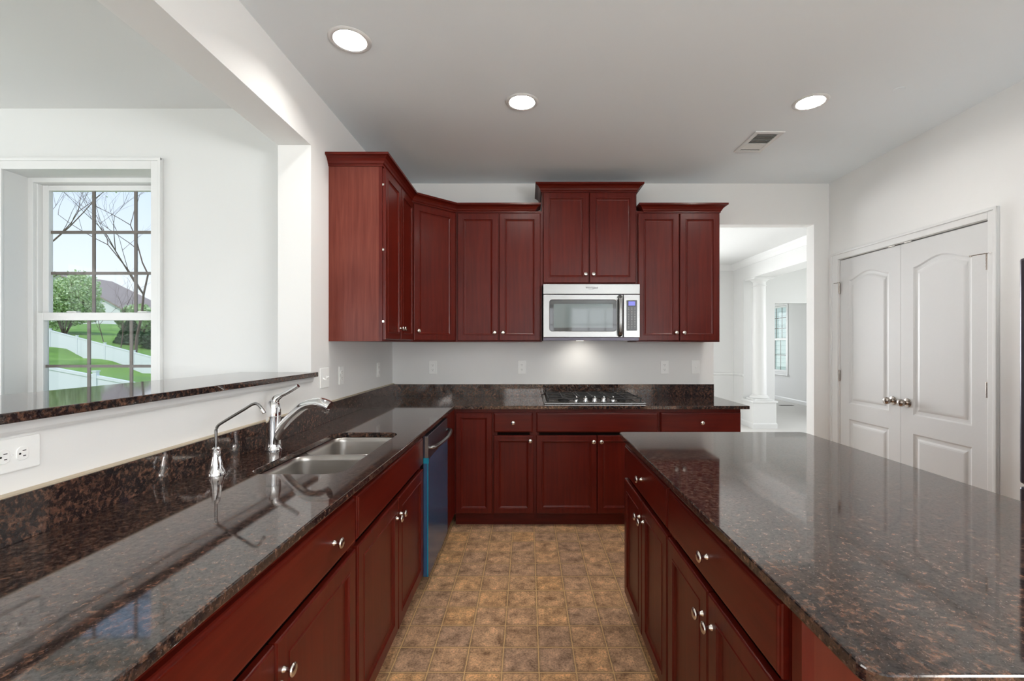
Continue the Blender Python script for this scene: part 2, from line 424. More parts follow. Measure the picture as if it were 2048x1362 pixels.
# dining and beyond
struct(boxes('wall_dining_left', 'light_paint', [(XLO - .12, XLO, 3.0, 8.29, 0, H)]))
struct(boxes('wall_dining_far', 'light_paint', [
    (XLO - .12, .3, DY, DY + .12, 0, H), (2.1, 4.44, DY, DY + .12, 0, H), (.3, 2.1, DY, DY + .12, 0, .65), (.3, 2.1, DY, DY + .12, 2.35, H),
    (5.6, 6.24, DY, DY + .12, 0, H), (4.44, 5.6, DY, DY + .12, 2.11, H)]))
struct(boxes('wall_dining_arch', 'light_paint', [(3.70, 4.03, 7.79, DY, 0, H), (3.70, 4.03, YW2, 7.79, 2.473, H), (3.70, 4.03, YW2, 4.7, 0, 2.473)]))
struct(boxes('wall_kitchen_outer', 'light_paint', [(XR + .12, 6.24, YW2 - .12, YW2, 0, H)]))
struct(boxes('wall_east', 'light_paint', [
    (6.24, 6.36, YW2, 5.3, 0, H), (6.24, 6.36, 5.3, 7.3, 0, .55), (6.24, 6.36, 5.3, 7.3, 2.45, H), (6.24, 6.36, 7.3, 10.95, 0, H),
    (6.24, 6.36, 10.95, 11.90, 0, .66), (6.24, 6.36, 10.95, 11.90, 2.35, H), (6.24, 6.36, 11.90, 13.1, 0, H)]))
struct(boxes('wall_far_room_end', 'light_paint', [
    (2.0, 3.3, 13.0, 13.1, 0, H), (5.5, 6.24, 13.0, 13.1, 0, H), (3.3, 5.5, 13.0, 13.1, 0, .65), (3.3, 5.5, 13.0, 13.1, 2.35, H)]))
struct(boxes('wall_far_room_left', 'light_paint', [(1.9, 2.0, DY + .12, 13.1, 0, H)]))

# baseboards, chair rail, crown
def base_prof(h=.09, t=.014): return [(0, 0), (t, 0), (t, h - .02), (t * .5, h - .006), (t * .35, h), (0, h)]
def run(name, path, prof, mat='trim_paint'):
    return struct(finish(sweep_bm(path, prof), name, mat))
run('baseboard_east', [(6.24, 13.0), (6.24, DY + .12)], base_prof())
run('baseboard_dining', [(XLO, DY), (3.70, DY), (3.70, 7.79), (4.03, 7.79)], base_prof())
run('baseboard_foyer', [(4.03, DY), (4.44, DY)], base_prof())
run('baseboard_right', [(XR, 2.55), (XR, YREAR)], base_prof())
run('baseboard_back', [(2.53, YW), (XR, YW)], base_prof())
run('trim_1', [(XLO, DY), (3.70, DY), (3.70, 7.79)], [(0, .815), (.012, .82), (.022, .835), (.022, .85), (.010, .858), (0, .86)])     # chair rail
cp = [(0, H - .10), (.010, H - .10), (.014, H - .085), (.035, H - .05), (.06, H - .022), (.066, H - .012), (.072, H - .0005), (0, H - .0005)]
run('trim_2', [(XLO, DY), (3.70, DY), (3.70, YW2)], cp)                                                              # crown
# small cove board under the bar top
run('trim_3', [(XL, -1.4), (XL, YJ)], [(0, 1.160), (.010, 1.160), (.014, 1.168), (.018, 1.189), (0, 1.189)])

def casing(name, p):
    """stepped casing strips; p = list of boxes thick, thin pairs"""
    return struct(boxes(name, 'trim_paint', p, bevel=.003))
# pantry casing on right wall (faces -X)
a0, a1, z1 = 2.563, 3.971, 2.150
casing('trim_4', [(XR - .016, XR, a0, PY0 - .002, 0, z1), (XR - .016, XR, PY1 + .002, a1, 0, z1), (XR - .016, XR, PY0 - .002, PY1 + .002, PZ + .002, z1),
                  (XR - .024, XR - .014, a0, a0 + .018, 0, z1), (XR - .024, XR - .014, a1 - .018, a1, 0, z1), (XR - .0241, XR - .014, a0, a1, z1 - .018, z1 + .0001)])
# living window casing (faces -Y)
cx0, cx1, cz1 = WX0 - .065, WX1 + .064, 2.485
casing('trim_5', [(cx0, WX0 + .001, YLV - .016, YLV, .80, cz1), (WX1 - .001, cx1, YLV - .016, YLV, .80, cz1), (WX0, WX1, YLV - .0161, YLV, WZ1 - .001, cz1),
                  (cx0, cx0 + .018, YLV - .026, YLV - .014, .80, cz1), (cx1 - .018, cx1, YLV - .026, YLV - .014, .80, cz1), (cx0, cx1, YLV - .0261, YLV - .014, cz1 - .018, cz1 + .0001)])
struct(boxes('trim_6', 'trim_paint', [(cx0 - .02, cx1 + .02, YLV - .05, YLV + .12, WZ0 - .03, WZ0)], bevel=.004))

# double-hung window, frame planes built in local XZ facing -Y, then placed
def dh_window(name, loc, rz, w, z0, z1, zr, cols, rows_up, rows_dn, dark=True, muntx=None):
    g = struct(empty(name, loc, rz))
    fw = .035
    fb = [(0, fw, 0, .09, z0, z1), (w - fw, w, 0, .09, z0, z1), (fw, w - fw, 0, .09, z1 - .03, z1), (fw, w - fw, 0, .09, z0, z0 + .03),
          (fw, fw + .010, .02, .07, z0 + .03, z1 - .03), (w - fw - .010, w - fw, .02, .07, z0 + .03, z1 - .03)]
    boxes('window_frame', 'trim_paint', fb, g, bevel=.002)
    s = .040
    def sash(y, a, b, lo, hi, bot, top, nm):
        boxes(nm, 'trim_paint', [(a, a + s, y, y + .03, lo, hi), (b - s, b, y, y + .03, lo, hi), (a + s, b - s, y, y + .03, hi - top, hi), (a + s, b - s, y, y + .03, lo, lo + bot)], g, bevel=.003)
    x0, x1 = fw + .011, w - fw - .011
    sash(.045, x0, x1, zr - .02, z1 - .032, .035, .035, 'upper_sash')
    sash(.012, x0, x1, z0 + .032, zr + .022, .05, .050, 'lower_sash')
    gx0, gx1 = x0 + s, x1 - s
    gu0, gu1 = zr + .014, z1 - .066; gl0, gl1 = z0 + .08, zr - .03
    def grid(y, lo, hi, rows, nm):
        mt = 'grid_brown' if dark else 'grid_brown'
        L = []
        xs = muntx or [gx0 + (gx1 - gx0) * k / cols for k in range(1, cols)]
        for xx in xs: L.append((xx - .009, xx + .009, y, y + .008, lo, hi))
        for k in range(1, rows): zz = lo + (hi - lo) * k / rows; L.append((gx0, gx1, y - .0005, y + .0085, zz - .009, zz + .009))
        boxes(nm, mt, L, g)
    grid(.060, gu0, gu1, rows_up, 'upper_grid'); grid(.027, gl0, gl1, rows_dn, 'lower_grid')
    boxes('pane', 'window_glass', [(gx0, gx1, .0565, .0585, gu0, gu1)], g); boxes('pane', 'window_glass', [(gx0, gx1, .0235, .0255, gl0, gl1)], g)
    boxes('sash_lock', 'trim_paint', [(w * .3 - .03, w * .3 + .03, .005, .04, zr + .022, zr + .030), (w * .8 - .03, w * .8 + .03, .005, .04, zr + .022, zr + .030)], g, bevel=.003)
    return g
w1 = dh_window('window_1', (WX0, 2.870, 0), 0, WX1 - WX0, WZ0, WZ1, 1.548, 3, 3, 2, muntx=[.300 + .06, .570 + .06])
dh_window('window_2', (6.255, 11.90, 0), R(-90), .95, .66, 2.35, 1.50, 3, 3, 2)
dh_window('window_3', (-.7, YREAR - .03, 0), 0, 1.45, .55, 2.35, 1.45, 3, 2, 2).rotation_euler = (0, 0, 0)
dh_window('window_4', (1.05, YREAR - .03, 0), 0, 1.45, .55, 2.35, 1.45, 3, 2, 2)
dh_window('added_window_5', (-6.01, -1.9, 0), R(90), 2.1, .6, 2.5, 1.55, 4, 2, 2)  # unseen window added to let light into the living room
dh_window('added_window_6', (-6.01, .2, 0), R(90), 2.1, .6, 2.5, 1.55, 4, 2, 2)  # second unseen living-room window, also added for light
dh_window('added_window_7', (.3, DY + .02, 0), 0, 1.8, .65, 2.35, 1.5, 4, 2, 2)  # unseen dining window added to brighten that room
dh_window('added_window_8', (6.25, 7.3, 0), R(-90), 2.0, .55, 2.45, 1.5, 4, 2, 2)  # unseen foyer window added for its light
dh_window('added_window_9', (3.3, 13.01, 0), 0, 2.2, .65, 2.35, 1.5, 4, 2, 2)  # unseen end window added to light the far room
dh_window('added_window_11', (-5.2, YREAR - .03, 0), 0, 3.2, .55, 2.35, 1.45, 6, 2, 2)  # unseen rear window added to bring light through the living room
dh_window('added_window_10', (XR + .02, -1.2, 0), R(-90), 2.8, .70, 2.25, 1.45, 6, 2, 2)  # unseen window added so light reaches the kitchen ceiling
# casing of the far-room window
casing('trim_7', [(6.225, 6.24, 10.885, 10.95, .60, 2.42), (6.225, 6.24, 11.90, 11.965, .60, 2.42), (6.225, 6.24, 10.95, 11.90, 2.35, 2.42), (6.195, 6.24, 10.86, 11.99, .615, .645)])

# ------------------------------------------------------------------ pantry doors
def door_leaf(name, yhinge, yfree, knob_near_free=True):
    w = abs(yfree - yhinge); h = 2.072
    y0 = min(yhinge, yfree)
    g = struct(empty(name, (XR, y0, .008)))
    # local: x across (world Y), depth toward -X
    MP = lambda u, v, d: (.004 - (d - .035) , u, v)     # d=.035 is the face at XR+.004
    st = .105
    def arch(x0, x1, za, zb, zpk, n=18):
        pts = [(x0, za), (x1, za), (x1, zb)]
        wdt = x1 - x0
        for k in range(1, n):
            t = k / n; x = x1 - wdt * t
            s = math.sin(math.pi * t); pts.append((x, zb + (zpk - zb) * (s ** 1.6)))
        pts.append((x0, zb)); return pts
    up = arch(st, w - st, .870, 1.892, 1.945); lo = [(st, .20), (w - st, .20), (w - st, .742), (st, .742)]
    bm = slab_bm([(0, 0), (w, 0), (w, h), (0, h)], [up, lo], .025, .035, 0, MP)
    slab_bm([(0, 0), (w, 0), (w, h), (0, h)], [], 0, .025, 0, MP, bm)
    for p in (up, lo):
        seq = [(0, .035), (.010, .0285), (.020, .0275), (.030, .0275), (.042, .0325), (.052, .034)]
        rings = [[bm.verts.new(MP(x, y, d)) for x, y in poly_offset(p, o_)] for o_, d in seq]
        n = len(p)
        for a, b in zip(rings, rings[1:]):
            for k in range(n): bm.faces.new((a[k], a[(k + 1) % n], b[(k + 1) % n], b[k]))
        bm.faces.new(rings[-1])
    finish(bm, 'door_panel', 'door_paint', g)
    # knob
    ky = (w - .062) if yfree > yhinge else .062
    bm = bmesh.new(); mt = Matrix.Translation((.003, ky, .950)) @ Matrix.Rotation(R(-90), 4, 'Y')
    lathe(bm, [(.031, 0), (.032, .003), (.030, .007), (.016, .010), (.012, .016), (.013, .026), (.016, .030), (.023, .036), (.0265, .045), (.026, .054), (.021, .062), (.012, .066), (.0, .067)], 28, mt)
    finish(bm, 'knob', 'bronze_nickel', g, smooth=True)
    hy = 0 if yhinge < yfree else w; sg = -1 if yhinge < yfree else 1
    for hz, pin in ((1.835, True), (1.095, False), (.28, False)):
        bm = bmesh.new()
        box(bm, -.006, .002, hy - .004, hy + .004, hz - .045, hz + .045)
        mt = Matrix.Translation((-.009, hy - sg * 0.002, hz - .045)); lathe(bm, [(.006, 0), (.006, .090), (.003, .094)], 12, mt)
        for k in range(1, 5): lathe(bm, [(.0066, 0), (.0066, .002)], 12, Matrix.Translation((-.009, hy - sg * .002, hz - .045 + .018 * k)))
        if pin:
            tube(bm, [(-.010, hy - sg * .002, hz + .050), (-.025, hy - sg * .03, hz + .050), (-.052, hy - sg * .055, hz + .044)], .0028, 8)
            lathe(bm, [(.006, 0), (.006, .01)], 10, Matrix.Translation((-.052, hy - sg * .055, hz + .038)))
            tube(bm, [(-.010, hy, hz + .050), (-.030, hy + sg * .035, hz + .047)], .0028, 8)
        finish(bm, 'hinge', 'bronze_nickel', g, smooth=True)
    cy = w - .07 if yfree > yhinge else .07
    boxes('ball_catch', 'nickel', [(-.004, .01, cy - .03, cy + .03, h + .001, h + .007)], g)
    return g
door_leaf('door_1', 3.876, 3.2535)
door_leaf('door_2', 2.625, 3.2505)

# ------------------------------------------------------------------ column on its pedestal
col = empty('column', (3.86, 7.58, 0), 0, 'round white column standing on a low square pedestal in the dining room opening', 'column')
bm = bmesh.new(); hw = .185
slab_bm([(-hw, -hw), (hw, -hw), (hw, hw), (-hw, hw)], [], 0, .42, 0, bm=bm)
sweep_bm([(-hw, hw), (-hw, -hw), (hw, -hw), (hw, hw), (-hw, hw)], [(0, 0), (.013, 0), (.013, .07), (.005, .09), (0, .09)][::1], bm)
slab_bm([(-hw - .018, -hw - .018), (hw + .018, -hw - .018), (hw + .018, hw + .018), (-hw - .018, hw + .018)], [], .42, .45, .004, bm=bm)
finish(bm, 'pedestal', 'trim_paint', col)
bm = bmesh.new()
slab_bm([(-.15, -.15), (.15, -.15), (.15, .15), (-.15, .15)], [], .45, .475, .003, bm=bm)
lathe(bm, [(.14, .475), (.15, .485), (.15, .498), (.135, .51), (.125, .515), (.125, .525), (.116, .535)], 40)
finish(bm, 'column_base', 'trim_paint', col, smooth=True)
bm = bmesh.new()
lathe(bm, [(.113, .53), (.112, .9), (.108, 1.6), (.098, 2.30), (.098, 2.33)], 40)
finish(bm, 'shaft', 'trim_paint', col, smooth=True)
bm = bmesh.new()
lathe(bm, [(.098, 2.33), (.106, 2.335), (.106, 2.345), (.098, 2.35), (.098, 2.40), (.106, 2.405), (.112, 2.415), (.130, 2.43), (.145, 2.442)], 40)
slab_bm([(-.16, -.16), (.16, -.16), (.16, .16), (-.16, .16)], [], 2.442, 2.473, .003, bm=bm)
finish(bm, 'capital', 'trim_paint', col, smooth=True)
fv = empty('floor_register', (4.95, 9.3, 0), 0, 'small dark floor register in the pale carpet of the far room', 'vent')
boxes('grille', 'vent_dark', [(.9, 1.2, .55, .65, .001, .006)], fv); fv.location = (4.75, 9.6, 0)

# ------------------------------------------------------------------ cabinets
def front_loops(w, h, loops, name, mat, parent, loc):
    """loops: (inset, depth toward -y)"""
    bm = bmesh.new(); rings = []
    for ins, d in loops:
        rings.append([bm.verts.new((x, -d, z)) for x, z in ((ins, ins), (w - ins, ins), (w - ins, h - ins), (ins, h - ins))])
    for a, b in zip(rings, rings[1:]):
        for k in range(4): bm.faces.new((a[k], a[(k + 1) % 4], b[(k + 1) % 4], b[k]))
    bm.faces.new(rings[0][::-1]); bm.faces.new(rings[-1])
    return finish(bm, name, mat, parent, loc)
KNOB = None
def knob(parent, x, z, y=-.02):
    global KNOB
    if KNOB is None:
        bm = bmesh.new(); mt = Matrix.Rotation(R(90), 4, 'X')
        lathe(bm, [(.0085, 0), (.0085, .002), (.0065, .005), (.0050, .009), (.0050, .014), (.0075, .018), (.0150, .0205), (.0160, .023), (.0150, .0265), (.010, .029), (.0, .0298)], 24, mt)
        KNOB = finish(bm, 'knob', 'nickel', parent, (x, y, z), smooth=True, auto=50); return KNOB
    k = KNOB.copy(); COL.objects.link(k); k.parent = parent; k.location = (x, y, z); return k
T = .020
def door(parent, x0, x1, z0, z1, kn=None, fr=.058):
    w, h = x1 - x0, z1 - z0
    d = front_loops(w, h, [(0, .0005), (0, T - .005), (.0015, T - .002), (.005, T), (fr - .007, T), (fr - .005, T + .0022), (fr, T + .0022), (fr + .003, T - .0035), (fr + .012, T - .0075), (fr + .014, T - .008)],
                    'door', 'cherry', parent, (x0, 0, z0))
    if kn: knob(d, kn[0] - x0, kn[1] - z0)
    return d
def drawer(parent, x0, x1, z0, z1, kns=(), name='drawer'):
    w, h = x1 - x0, z1 - z0
    d = front_loops(w, h, [(0, .0005), (0, T - .008), (.002, T - .005), (.006, T - .0035), (.008, T - .0005), (.012, T)], name, 'cherry_h', parent, (x0, 0, z0))
    for kx in kns: knob(d, kx - x0, h / 2)
    return d
CT0, CT1 = .889, .914
def base_cab(name, label, loc, rz, w, depth=.60, toe=.055, stile=.035, side=True):
    g = empty(name, loc, rz, label, 'cabinet')
    t = .018; top = CT0 - .0005
    L = [(0, t, .02, depth, .10, top), (w - t, w, .02, depth, .10, top), (t, w - t, depth - .012, depth, .10, top), (t, w - t, .02, depth - .012, .10, .118),
         (0, stile, 0, .0205, .10, top), (w - stile, w, 0, .0205, .10, top), (stile, w - stile, 0, .0205, top - .032, top), (stile, w - stile, 0, .0205, .10, .135)]
    boxes('carcass', 'cherry', L, g)
    boxes('gap_shade_strip', 'dark_interior', [(t, w - t, .0206, .026, .64, .76)], g)  # dark strip that paints the shade between drawers and doors
    boxes('toe_kick', 'cherry_h', [(0, w, toe, toe + .015, 0, .10)], g)
    return g
ZD0, ZD1 = .108, .690      # doors
ZW0, ZW1 = .712, .860      # drawers
YF = 3.405                 # face-frame plane of the back run
# -- back run (faces -Y), left to right
X0 = -.545
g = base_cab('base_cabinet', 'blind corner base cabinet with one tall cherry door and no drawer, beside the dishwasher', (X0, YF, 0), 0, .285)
door(g, .010, .281, ZD0, ZW1, None, .040)
boxes('filler', 'cherry', [(-.0182, 0, -.30, .0, .10, CT0 - .0005)], g)
boxes('filler_toe', 'cherry_h', [(-.075, -.055, -.30, .055, 0, .10)], g)
front = boxes('filler_panel', 'cherry', [(-.0181, -.012, -.285, -.025, .108, .86)], g)
XB = X0 + .285
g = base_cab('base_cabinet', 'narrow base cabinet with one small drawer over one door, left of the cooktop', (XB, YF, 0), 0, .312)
drawer(g, .008, .299, ZW0, ZW1, (.153,)); door(g, .008, .305, ZD0, ZD1, (.280, .652), .040)
XC = XB + .312
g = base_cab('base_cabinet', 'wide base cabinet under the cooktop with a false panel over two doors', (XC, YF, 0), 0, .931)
drawer(g, .014, .922, ZW0, ZW1, (), 'false_panel')
door(g, .014, .464, ZD0, ZD1, (.438, .645), .045); door(g, .468, .918, ZD0, ZD1, (.496, .645), .045)
XD = XC + .931
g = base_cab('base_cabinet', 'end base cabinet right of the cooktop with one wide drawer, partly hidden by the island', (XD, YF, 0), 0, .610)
drawer(g, .008, .606, ZW0, ZW1, (.312,)); door(g, .008, .303, ZD0, ZD1, (.280, .645)); door(g, .307, .606, ZD0, ZD1, (.330, .645))
# -- sink run (faces +X), near to far; local x -> +Y
XS = -.566 - .020 + .012   # frame plane
XS = -.588
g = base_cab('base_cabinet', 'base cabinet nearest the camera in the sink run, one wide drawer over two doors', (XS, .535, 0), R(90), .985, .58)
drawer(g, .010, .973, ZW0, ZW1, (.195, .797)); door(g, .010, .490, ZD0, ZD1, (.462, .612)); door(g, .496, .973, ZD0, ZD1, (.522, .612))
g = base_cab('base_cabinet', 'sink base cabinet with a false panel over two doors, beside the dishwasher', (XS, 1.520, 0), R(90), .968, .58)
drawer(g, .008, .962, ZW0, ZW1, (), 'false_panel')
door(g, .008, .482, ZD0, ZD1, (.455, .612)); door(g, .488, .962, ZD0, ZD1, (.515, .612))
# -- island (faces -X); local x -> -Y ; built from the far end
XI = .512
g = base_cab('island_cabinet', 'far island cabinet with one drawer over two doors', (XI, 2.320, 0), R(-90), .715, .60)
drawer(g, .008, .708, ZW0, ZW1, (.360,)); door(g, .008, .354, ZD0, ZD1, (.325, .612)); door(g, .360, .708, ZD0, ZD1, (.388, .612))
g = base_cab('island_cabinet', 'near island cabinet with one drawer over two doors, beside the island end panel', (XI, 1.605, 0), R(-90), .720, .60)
drawer(g, .006, .716, ZW0, ZW1, (.360,)); door(g, .006, .357, ZD0, ZD1, (.328, .612)); door(g, .363, .716, ZD0, ZD1, (.392, .612))
ib = empty('island_back_panel', (0, 0, 0), 0, 'plain cherry panelling closing the pantry side of the island', 'panel')
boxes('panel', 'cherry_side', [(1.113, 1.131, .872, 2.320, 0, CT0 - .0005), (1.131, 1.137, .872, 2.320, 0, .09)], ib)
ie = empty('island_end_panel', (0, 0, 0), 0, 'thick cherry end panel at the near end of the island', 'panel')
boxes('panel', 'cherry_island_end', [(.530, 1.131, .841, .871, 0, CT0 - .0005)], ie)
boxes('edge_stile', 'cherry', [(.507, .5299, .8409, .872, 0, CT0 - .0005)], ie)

# -- countertops
bm = slab_bm([(XL, -.4), (-.5590, -.4), (-.5565, 1.25), (-.5440, 1.95), (-.5400, 2.5), (-.5400, 3.355), (1.638, 3.355), (1.638, YW), (XL, YW)],
             [rrect(-.985, -.658, 1.592, 2.342, .06), [(.150, 3.48), (.150, 3.94), (.875, 3.94), (.875, 3.48)][::-1]], CT0, CT1, .003)
setp(finish(bm, 'countertop', 'granite'), 'L-shaped dark brown granite countertop running past the sink and under the cooktop', 'countertop')
bm = slab_bm(rrect(.4716, 1.431, .624, 2.358, .03), [], CT0, CT1, .0035)
setp(finish(bm, 'island_countertop', 'granite'), 'polished brown granite slab on top of the island', 'countertop')
bs = empty('backsplash', (0, 0, 0), 0, 'low dark granite backsplash strip along both counter walls', 'backsplash')
boxes('granite_strip', 'granite', [(XL + .0005, XL + .026, -.4, YW - .0225, CT1, 1.022)], bs, bevel=.0015)
boxes('granite_strip', 'granite', [(XL + .0005, 1.638, YW - .022, YW - .0005, CT1, 1.018)], bs, bevel=.0015)
boxes('beige_top_strip', 'beige_edge', [(XL + .0003, XL + .022, -.4, YW - .0225, 1.0222, 1.0262)], bs)  # beige strip laid over the top edge of the left backsplash
# the bar top is notched around the jamb
bm = slab_bm([(-1.59, -1.38), (-1.160, -1.38), (-1.155, -1.375), (-1.155, 2.512), (-1.162, 2.520), (XL + .002, 2.520), (XL + .002, YJ - .001), (XLO - .002, YJ - .001), (XLO - .002, 2.520), (-1.59, 2.520)], [], 1.190, 1.2145, .003)
setp(finish(bm, 'bar_top', 'granite'), 'long raised granite bar ledge on the half wall facing the living room', 'bar top')

# -- wall cabinets
UZ0 = 1.387
def upper(name, label, loc, rz, w, z0, z1, depth=.333, side_mat='cherry', drop=.0):
    g = empty(name, loc, rz, label, 'cabinet')
    s = .03
    L = [(0, w, .02, depth, z0, z1 - .0)]
    boxes('carcass', side_mat, L, g)
    boxes('face_frame', 'cherry', [(0, s, 0, .0199, z0, z1), (w - s, w, 0, .0199, z0, z1), (s, w - s, 0, .0199, z1 - .04, z1), (s, w - s, 0, .0199, z0, z0 + .035), (w / 2 - .02, w / 2 + .02, 0.0001, .0199, z0 + .035, z1 - .04)], g)
    return g
YU = 3.685
UT = 2.447
DZ0, DZ1 = 1.397, 2.424
# left wall cabinet faces +X
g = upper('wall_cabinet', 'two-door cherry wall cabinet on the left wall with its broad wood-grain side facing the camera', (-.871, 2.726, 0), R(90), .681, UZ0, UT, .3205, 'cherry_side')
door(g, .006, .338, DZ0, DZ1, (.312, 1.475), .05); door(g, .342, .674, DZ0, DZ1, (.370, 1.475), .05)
for z in (1.50, 1.93, 2.32): boxes('door_hinge', 'nickel', [(.0, .006, -.012, .0, z, z + .012)], g)
# diagonal corner cabinet
cg = empty('corner_wall_cabinet', (0, 0, 0), 0, 'diagonal corner wall cabinet with a single cherry door', 'cabinet')
bm = slab_bm([(XL + .001, 3.4085), (-.890, 3.4085), (-.871, 3.4085), (-.5825, YU), (-.5825, YW - .001), (XL + .001, YW - .001)], [], UZ0, UT)
finish(bm, 'carcass', 'cherry', cg)
A = Vector((-.871, 3.4085)); B = Vector((-.5825, YU)); dl = (B - A).length; ang = math.atan2(B.y - A.y, B.x - A.x)
dgr = empty('door_mount', (A.x, A.y, 0), ang, parent=cg)
def diag_door():
    w, h = dl - .024, DZ1 - DZ0; fr = .05
    d = front_loops(w, h, [(0, .0005), (0, T - .005), (.0015, T - .002), (.005, T), (fr - .007, T), (fr - .005, T + .0022), (fr, T + .0022), (fr + .003, T - .0035), (fr + .012, T - .0075), (fr + .014, T - .008)], 'door', 'cherry', cg, None)
    d.location = (A.x + .012 * math.cos(ang), A.y + .012 * math.sin(ang), DZ0); d.rotation_euler = (0, 0, ang)
    knob(d, .030, 1.470 - DZ0)
diag_door(); bpy.data.objects.remove(dgr)
g = upper('wall_cabinet', 'two-door cherry wall cabinet between the corner cabinet and the microwave', (-.582, YU, 0), 0, .6975, UZ0, UT)
door(g, .018, .347, DZ0, DZ1, (.318, 1.462), .05); door(g, .355, .686, DZ0, DZ1, (.385, 1.462), .05)
g = upper('wall_cabinet', 'short raised cherry wall cabinet with two doors directly above the microwave', (.116, YU, 0), 0, .766, 1.845, 2.612)
door(g, .012, .379, 1.863, 2.592, (.351, 1.931), .05); door(g, .386, .758, 1.863, 2.592, (.414, 1.931), .05)
g = upper('wall_cabinet', 'two-door cherry wall cabinet to the right of the microwave, beside the doorway', (.8825, YU, 0), 0, .673, UZ0, UT)
door(g, .010, .339, DZ0, DZ1, (.312, 1.462), .05); door(g, .347, .664, DZ0, DZ1, (.374, 1.462), .05)
# crowns
def cprof(z, k=1.0):
    return [(.0005, z), (.007, z), (.007, z + .010), (.013, z + .014), (.018, z + .026), (.028, z + .040), (.042, z + .049), (.052, z + .052), (.052, z + .066), (.0005, z + .066)]
cm = finish(sweep_bm([(XL + .001, 2.726), (-.871, 2.726), (-.871, 3.4085), (-.5825, YU), (.055, YU), (.055, YU + .10)], cprof(2.434)), 'crown_moulding', 'cherry_h')
setp(cm, 'cherry crown moulding wrapping the left, corner and left back wall cabinets', 'moulding')
cm = finish(sweep_bm([(.116, YW - .001), (.116, YU), (.882, YU), (.882, YW - .001)], cprof(2.600)), 'crown_moulding', 'cherry_h')
setp(cm, 'highest cherry crown moulding on the cabinet above the microwave', 'moulding')
cm = finish(sweep_bm([(.945, YU + .10), (.945, YU), (1.5555, YU), (1.5555, YW - .001)], cprof(2.434)), 'crown_moulding', 'cherry_h')
setp(cm, 'short cherry crown moulding on the wall cabinet beside the doorway', 'moulding')

# ------------------------------------------------------------------ microwave
def text_mesh(txt, size, name, mat, parent, loc, rot=(R(90), 0, 0), ext=.0004):
    cu = bpy.data.curves.new('txt', 'FONT'); cu.body = txt; cu.size = size; cu.extrude = ext; cu.align_x = 'CENTER'; cu.align_y = 'CENTER'
    o = bpy.data.objects.new('tmp', cu); COL.objects.link(o)
    bpy.context.view_layer.update()
    me = bpy.data.meshes.new_from_object(o.evaluated_get(bpy.context.evaluated_depsgraph_get()))
    bpy.data.objects.remove(o)
    me.materials.clear(); me.materials.append(MATS[mat])
    t = bpy.data.objects.new(name, me); COL.objects.link(t); t.parent = parent; t.location = loc; t.rotation_euler = rot
    return t
mw = empty('microwave', (.1225, 3.574, 1.395), 0, 'stainless steel over-the-range microwave mounted above the cooktop', 'microwave')
W = .761
boxes('body', 'fridge_steel', [(.001, W - .001, .03, .442, .004, .4475), (.012, W - .03, .02, .05, .004, .03)], mw)
bm = slab_bm([(0, .368), (W, .368), (W, .4475), (0, .4475)], [], 0, .03, .003, lambda x, z, d: (x, .03 - d, z))
finish(bm, 'vent_strip', 'steel', mw)
DW_ = .628
bm = slab_bm([(0, .028), (DW_, .028), (DW_, .364), (0, .364)], [rrect(.052, .576, .078, .322, .02)], 0, .03, .004, lambda x, z, d: (x, .03 - d, z))
dr = finish(bm, 'door', 'steel', mw)
bm = slab_bm(rrect(.0525, .5755, .0785, .3215, .0195), [], .010, .027, 0, lambda x, z, d: (x, .03 - d, z))
finish(bm, 'window_border', 'black_glass', dr)
bm = slab_bm(rrect(.083, .548, .104, .290, .004), [], .0271, .0276, 0, lambda x, z, d: (x, .03 - d, z))
finish(bm, 'window_mesh', 'oven_glass', dr)
bm = bmesh.new()
pp = smooth_path([(.602, -.002, .040), (.602, -.030, .052), (.602, -.045, .12), (.602, -.048, .196), (.602, -.045, .27), (.602, -.030, .340), (.602, -.002, .352)], 5)
tube(bm, pp, .016, 16, .5)
finish(bm, 'handle', 'steel', dr, smooth=True)
bm = slab_bm([(DW_ + .004, .028), (W, .028), (W, .364), (DW_ + .004, .364)], [], 0, .03, .003, lambda x, z, d: (x, .03 - d, z))
cpn = finish(bm, 'control_panel', 'steel', mw)
bm = slab_bm(rrect(.655, .738, .080, .320, .004), [], .03, .0306, 0, lambda x, z, d: (x, .03 - d, z))
finish(bm, 'keypad', 'panel_grey', cpn)
boxes('display_bezel', 'black_glass', [(.664, .729, -.0012, -.0006, .272, .316)], cpn)
boxes('display', 'lcd', [(.670, .723, -.0018, -.0012, .277, .311)], cpn)
L = []
random.seed(3)
for r_ in range(13):
    for c_ in range(3):
        ww = random.uniform(.005, .010); cx = .672 + .0245 * c_; zz = .258 - .0130 * r_
        L.append((cx - ww * .5, cx + ww * .5, -.0011, -.0006, zz - .0022, zz + .0022))
boxes('key_labels', 'key_print', L, cpn)['kind'] = 'stuff'
text_mesh('Whirlpool', .023, 'logo', 'slot_dark', mw, (.383, -.0004, .418))
bm = bmesh.new()
for s in (0, 1):
    tube(bm, [(.383 + .028 * math.cos(a), -.0006, .415 + .010 * math.sin(a) + .003 * math.cos(a)) for a in [R(200 + 20 * k + s * 190) for k in range(8)]], .0008, 6)
finish(bm, 'logo_ring', 'slot_dark', mw)
boxes('light_lens', 'lamp_under', [(.29, .35, .26, .30, .0025, .004)], mw)
d = bpy.data.lights.new('cooktop_light', 'SPOT'); d.energy = 1.9; d.color = (1, .95, .87); d.spot_size = R(125); d.spot_blend = 1.0; d.shadow_soft_size = .02
o = bpy.data.objects.new('cooktop_light', d); COL.objects.link(o); o.parent = mw; o.location = (.33, .20, -.008); o.rotation_euler = (R(40), 0, 0)

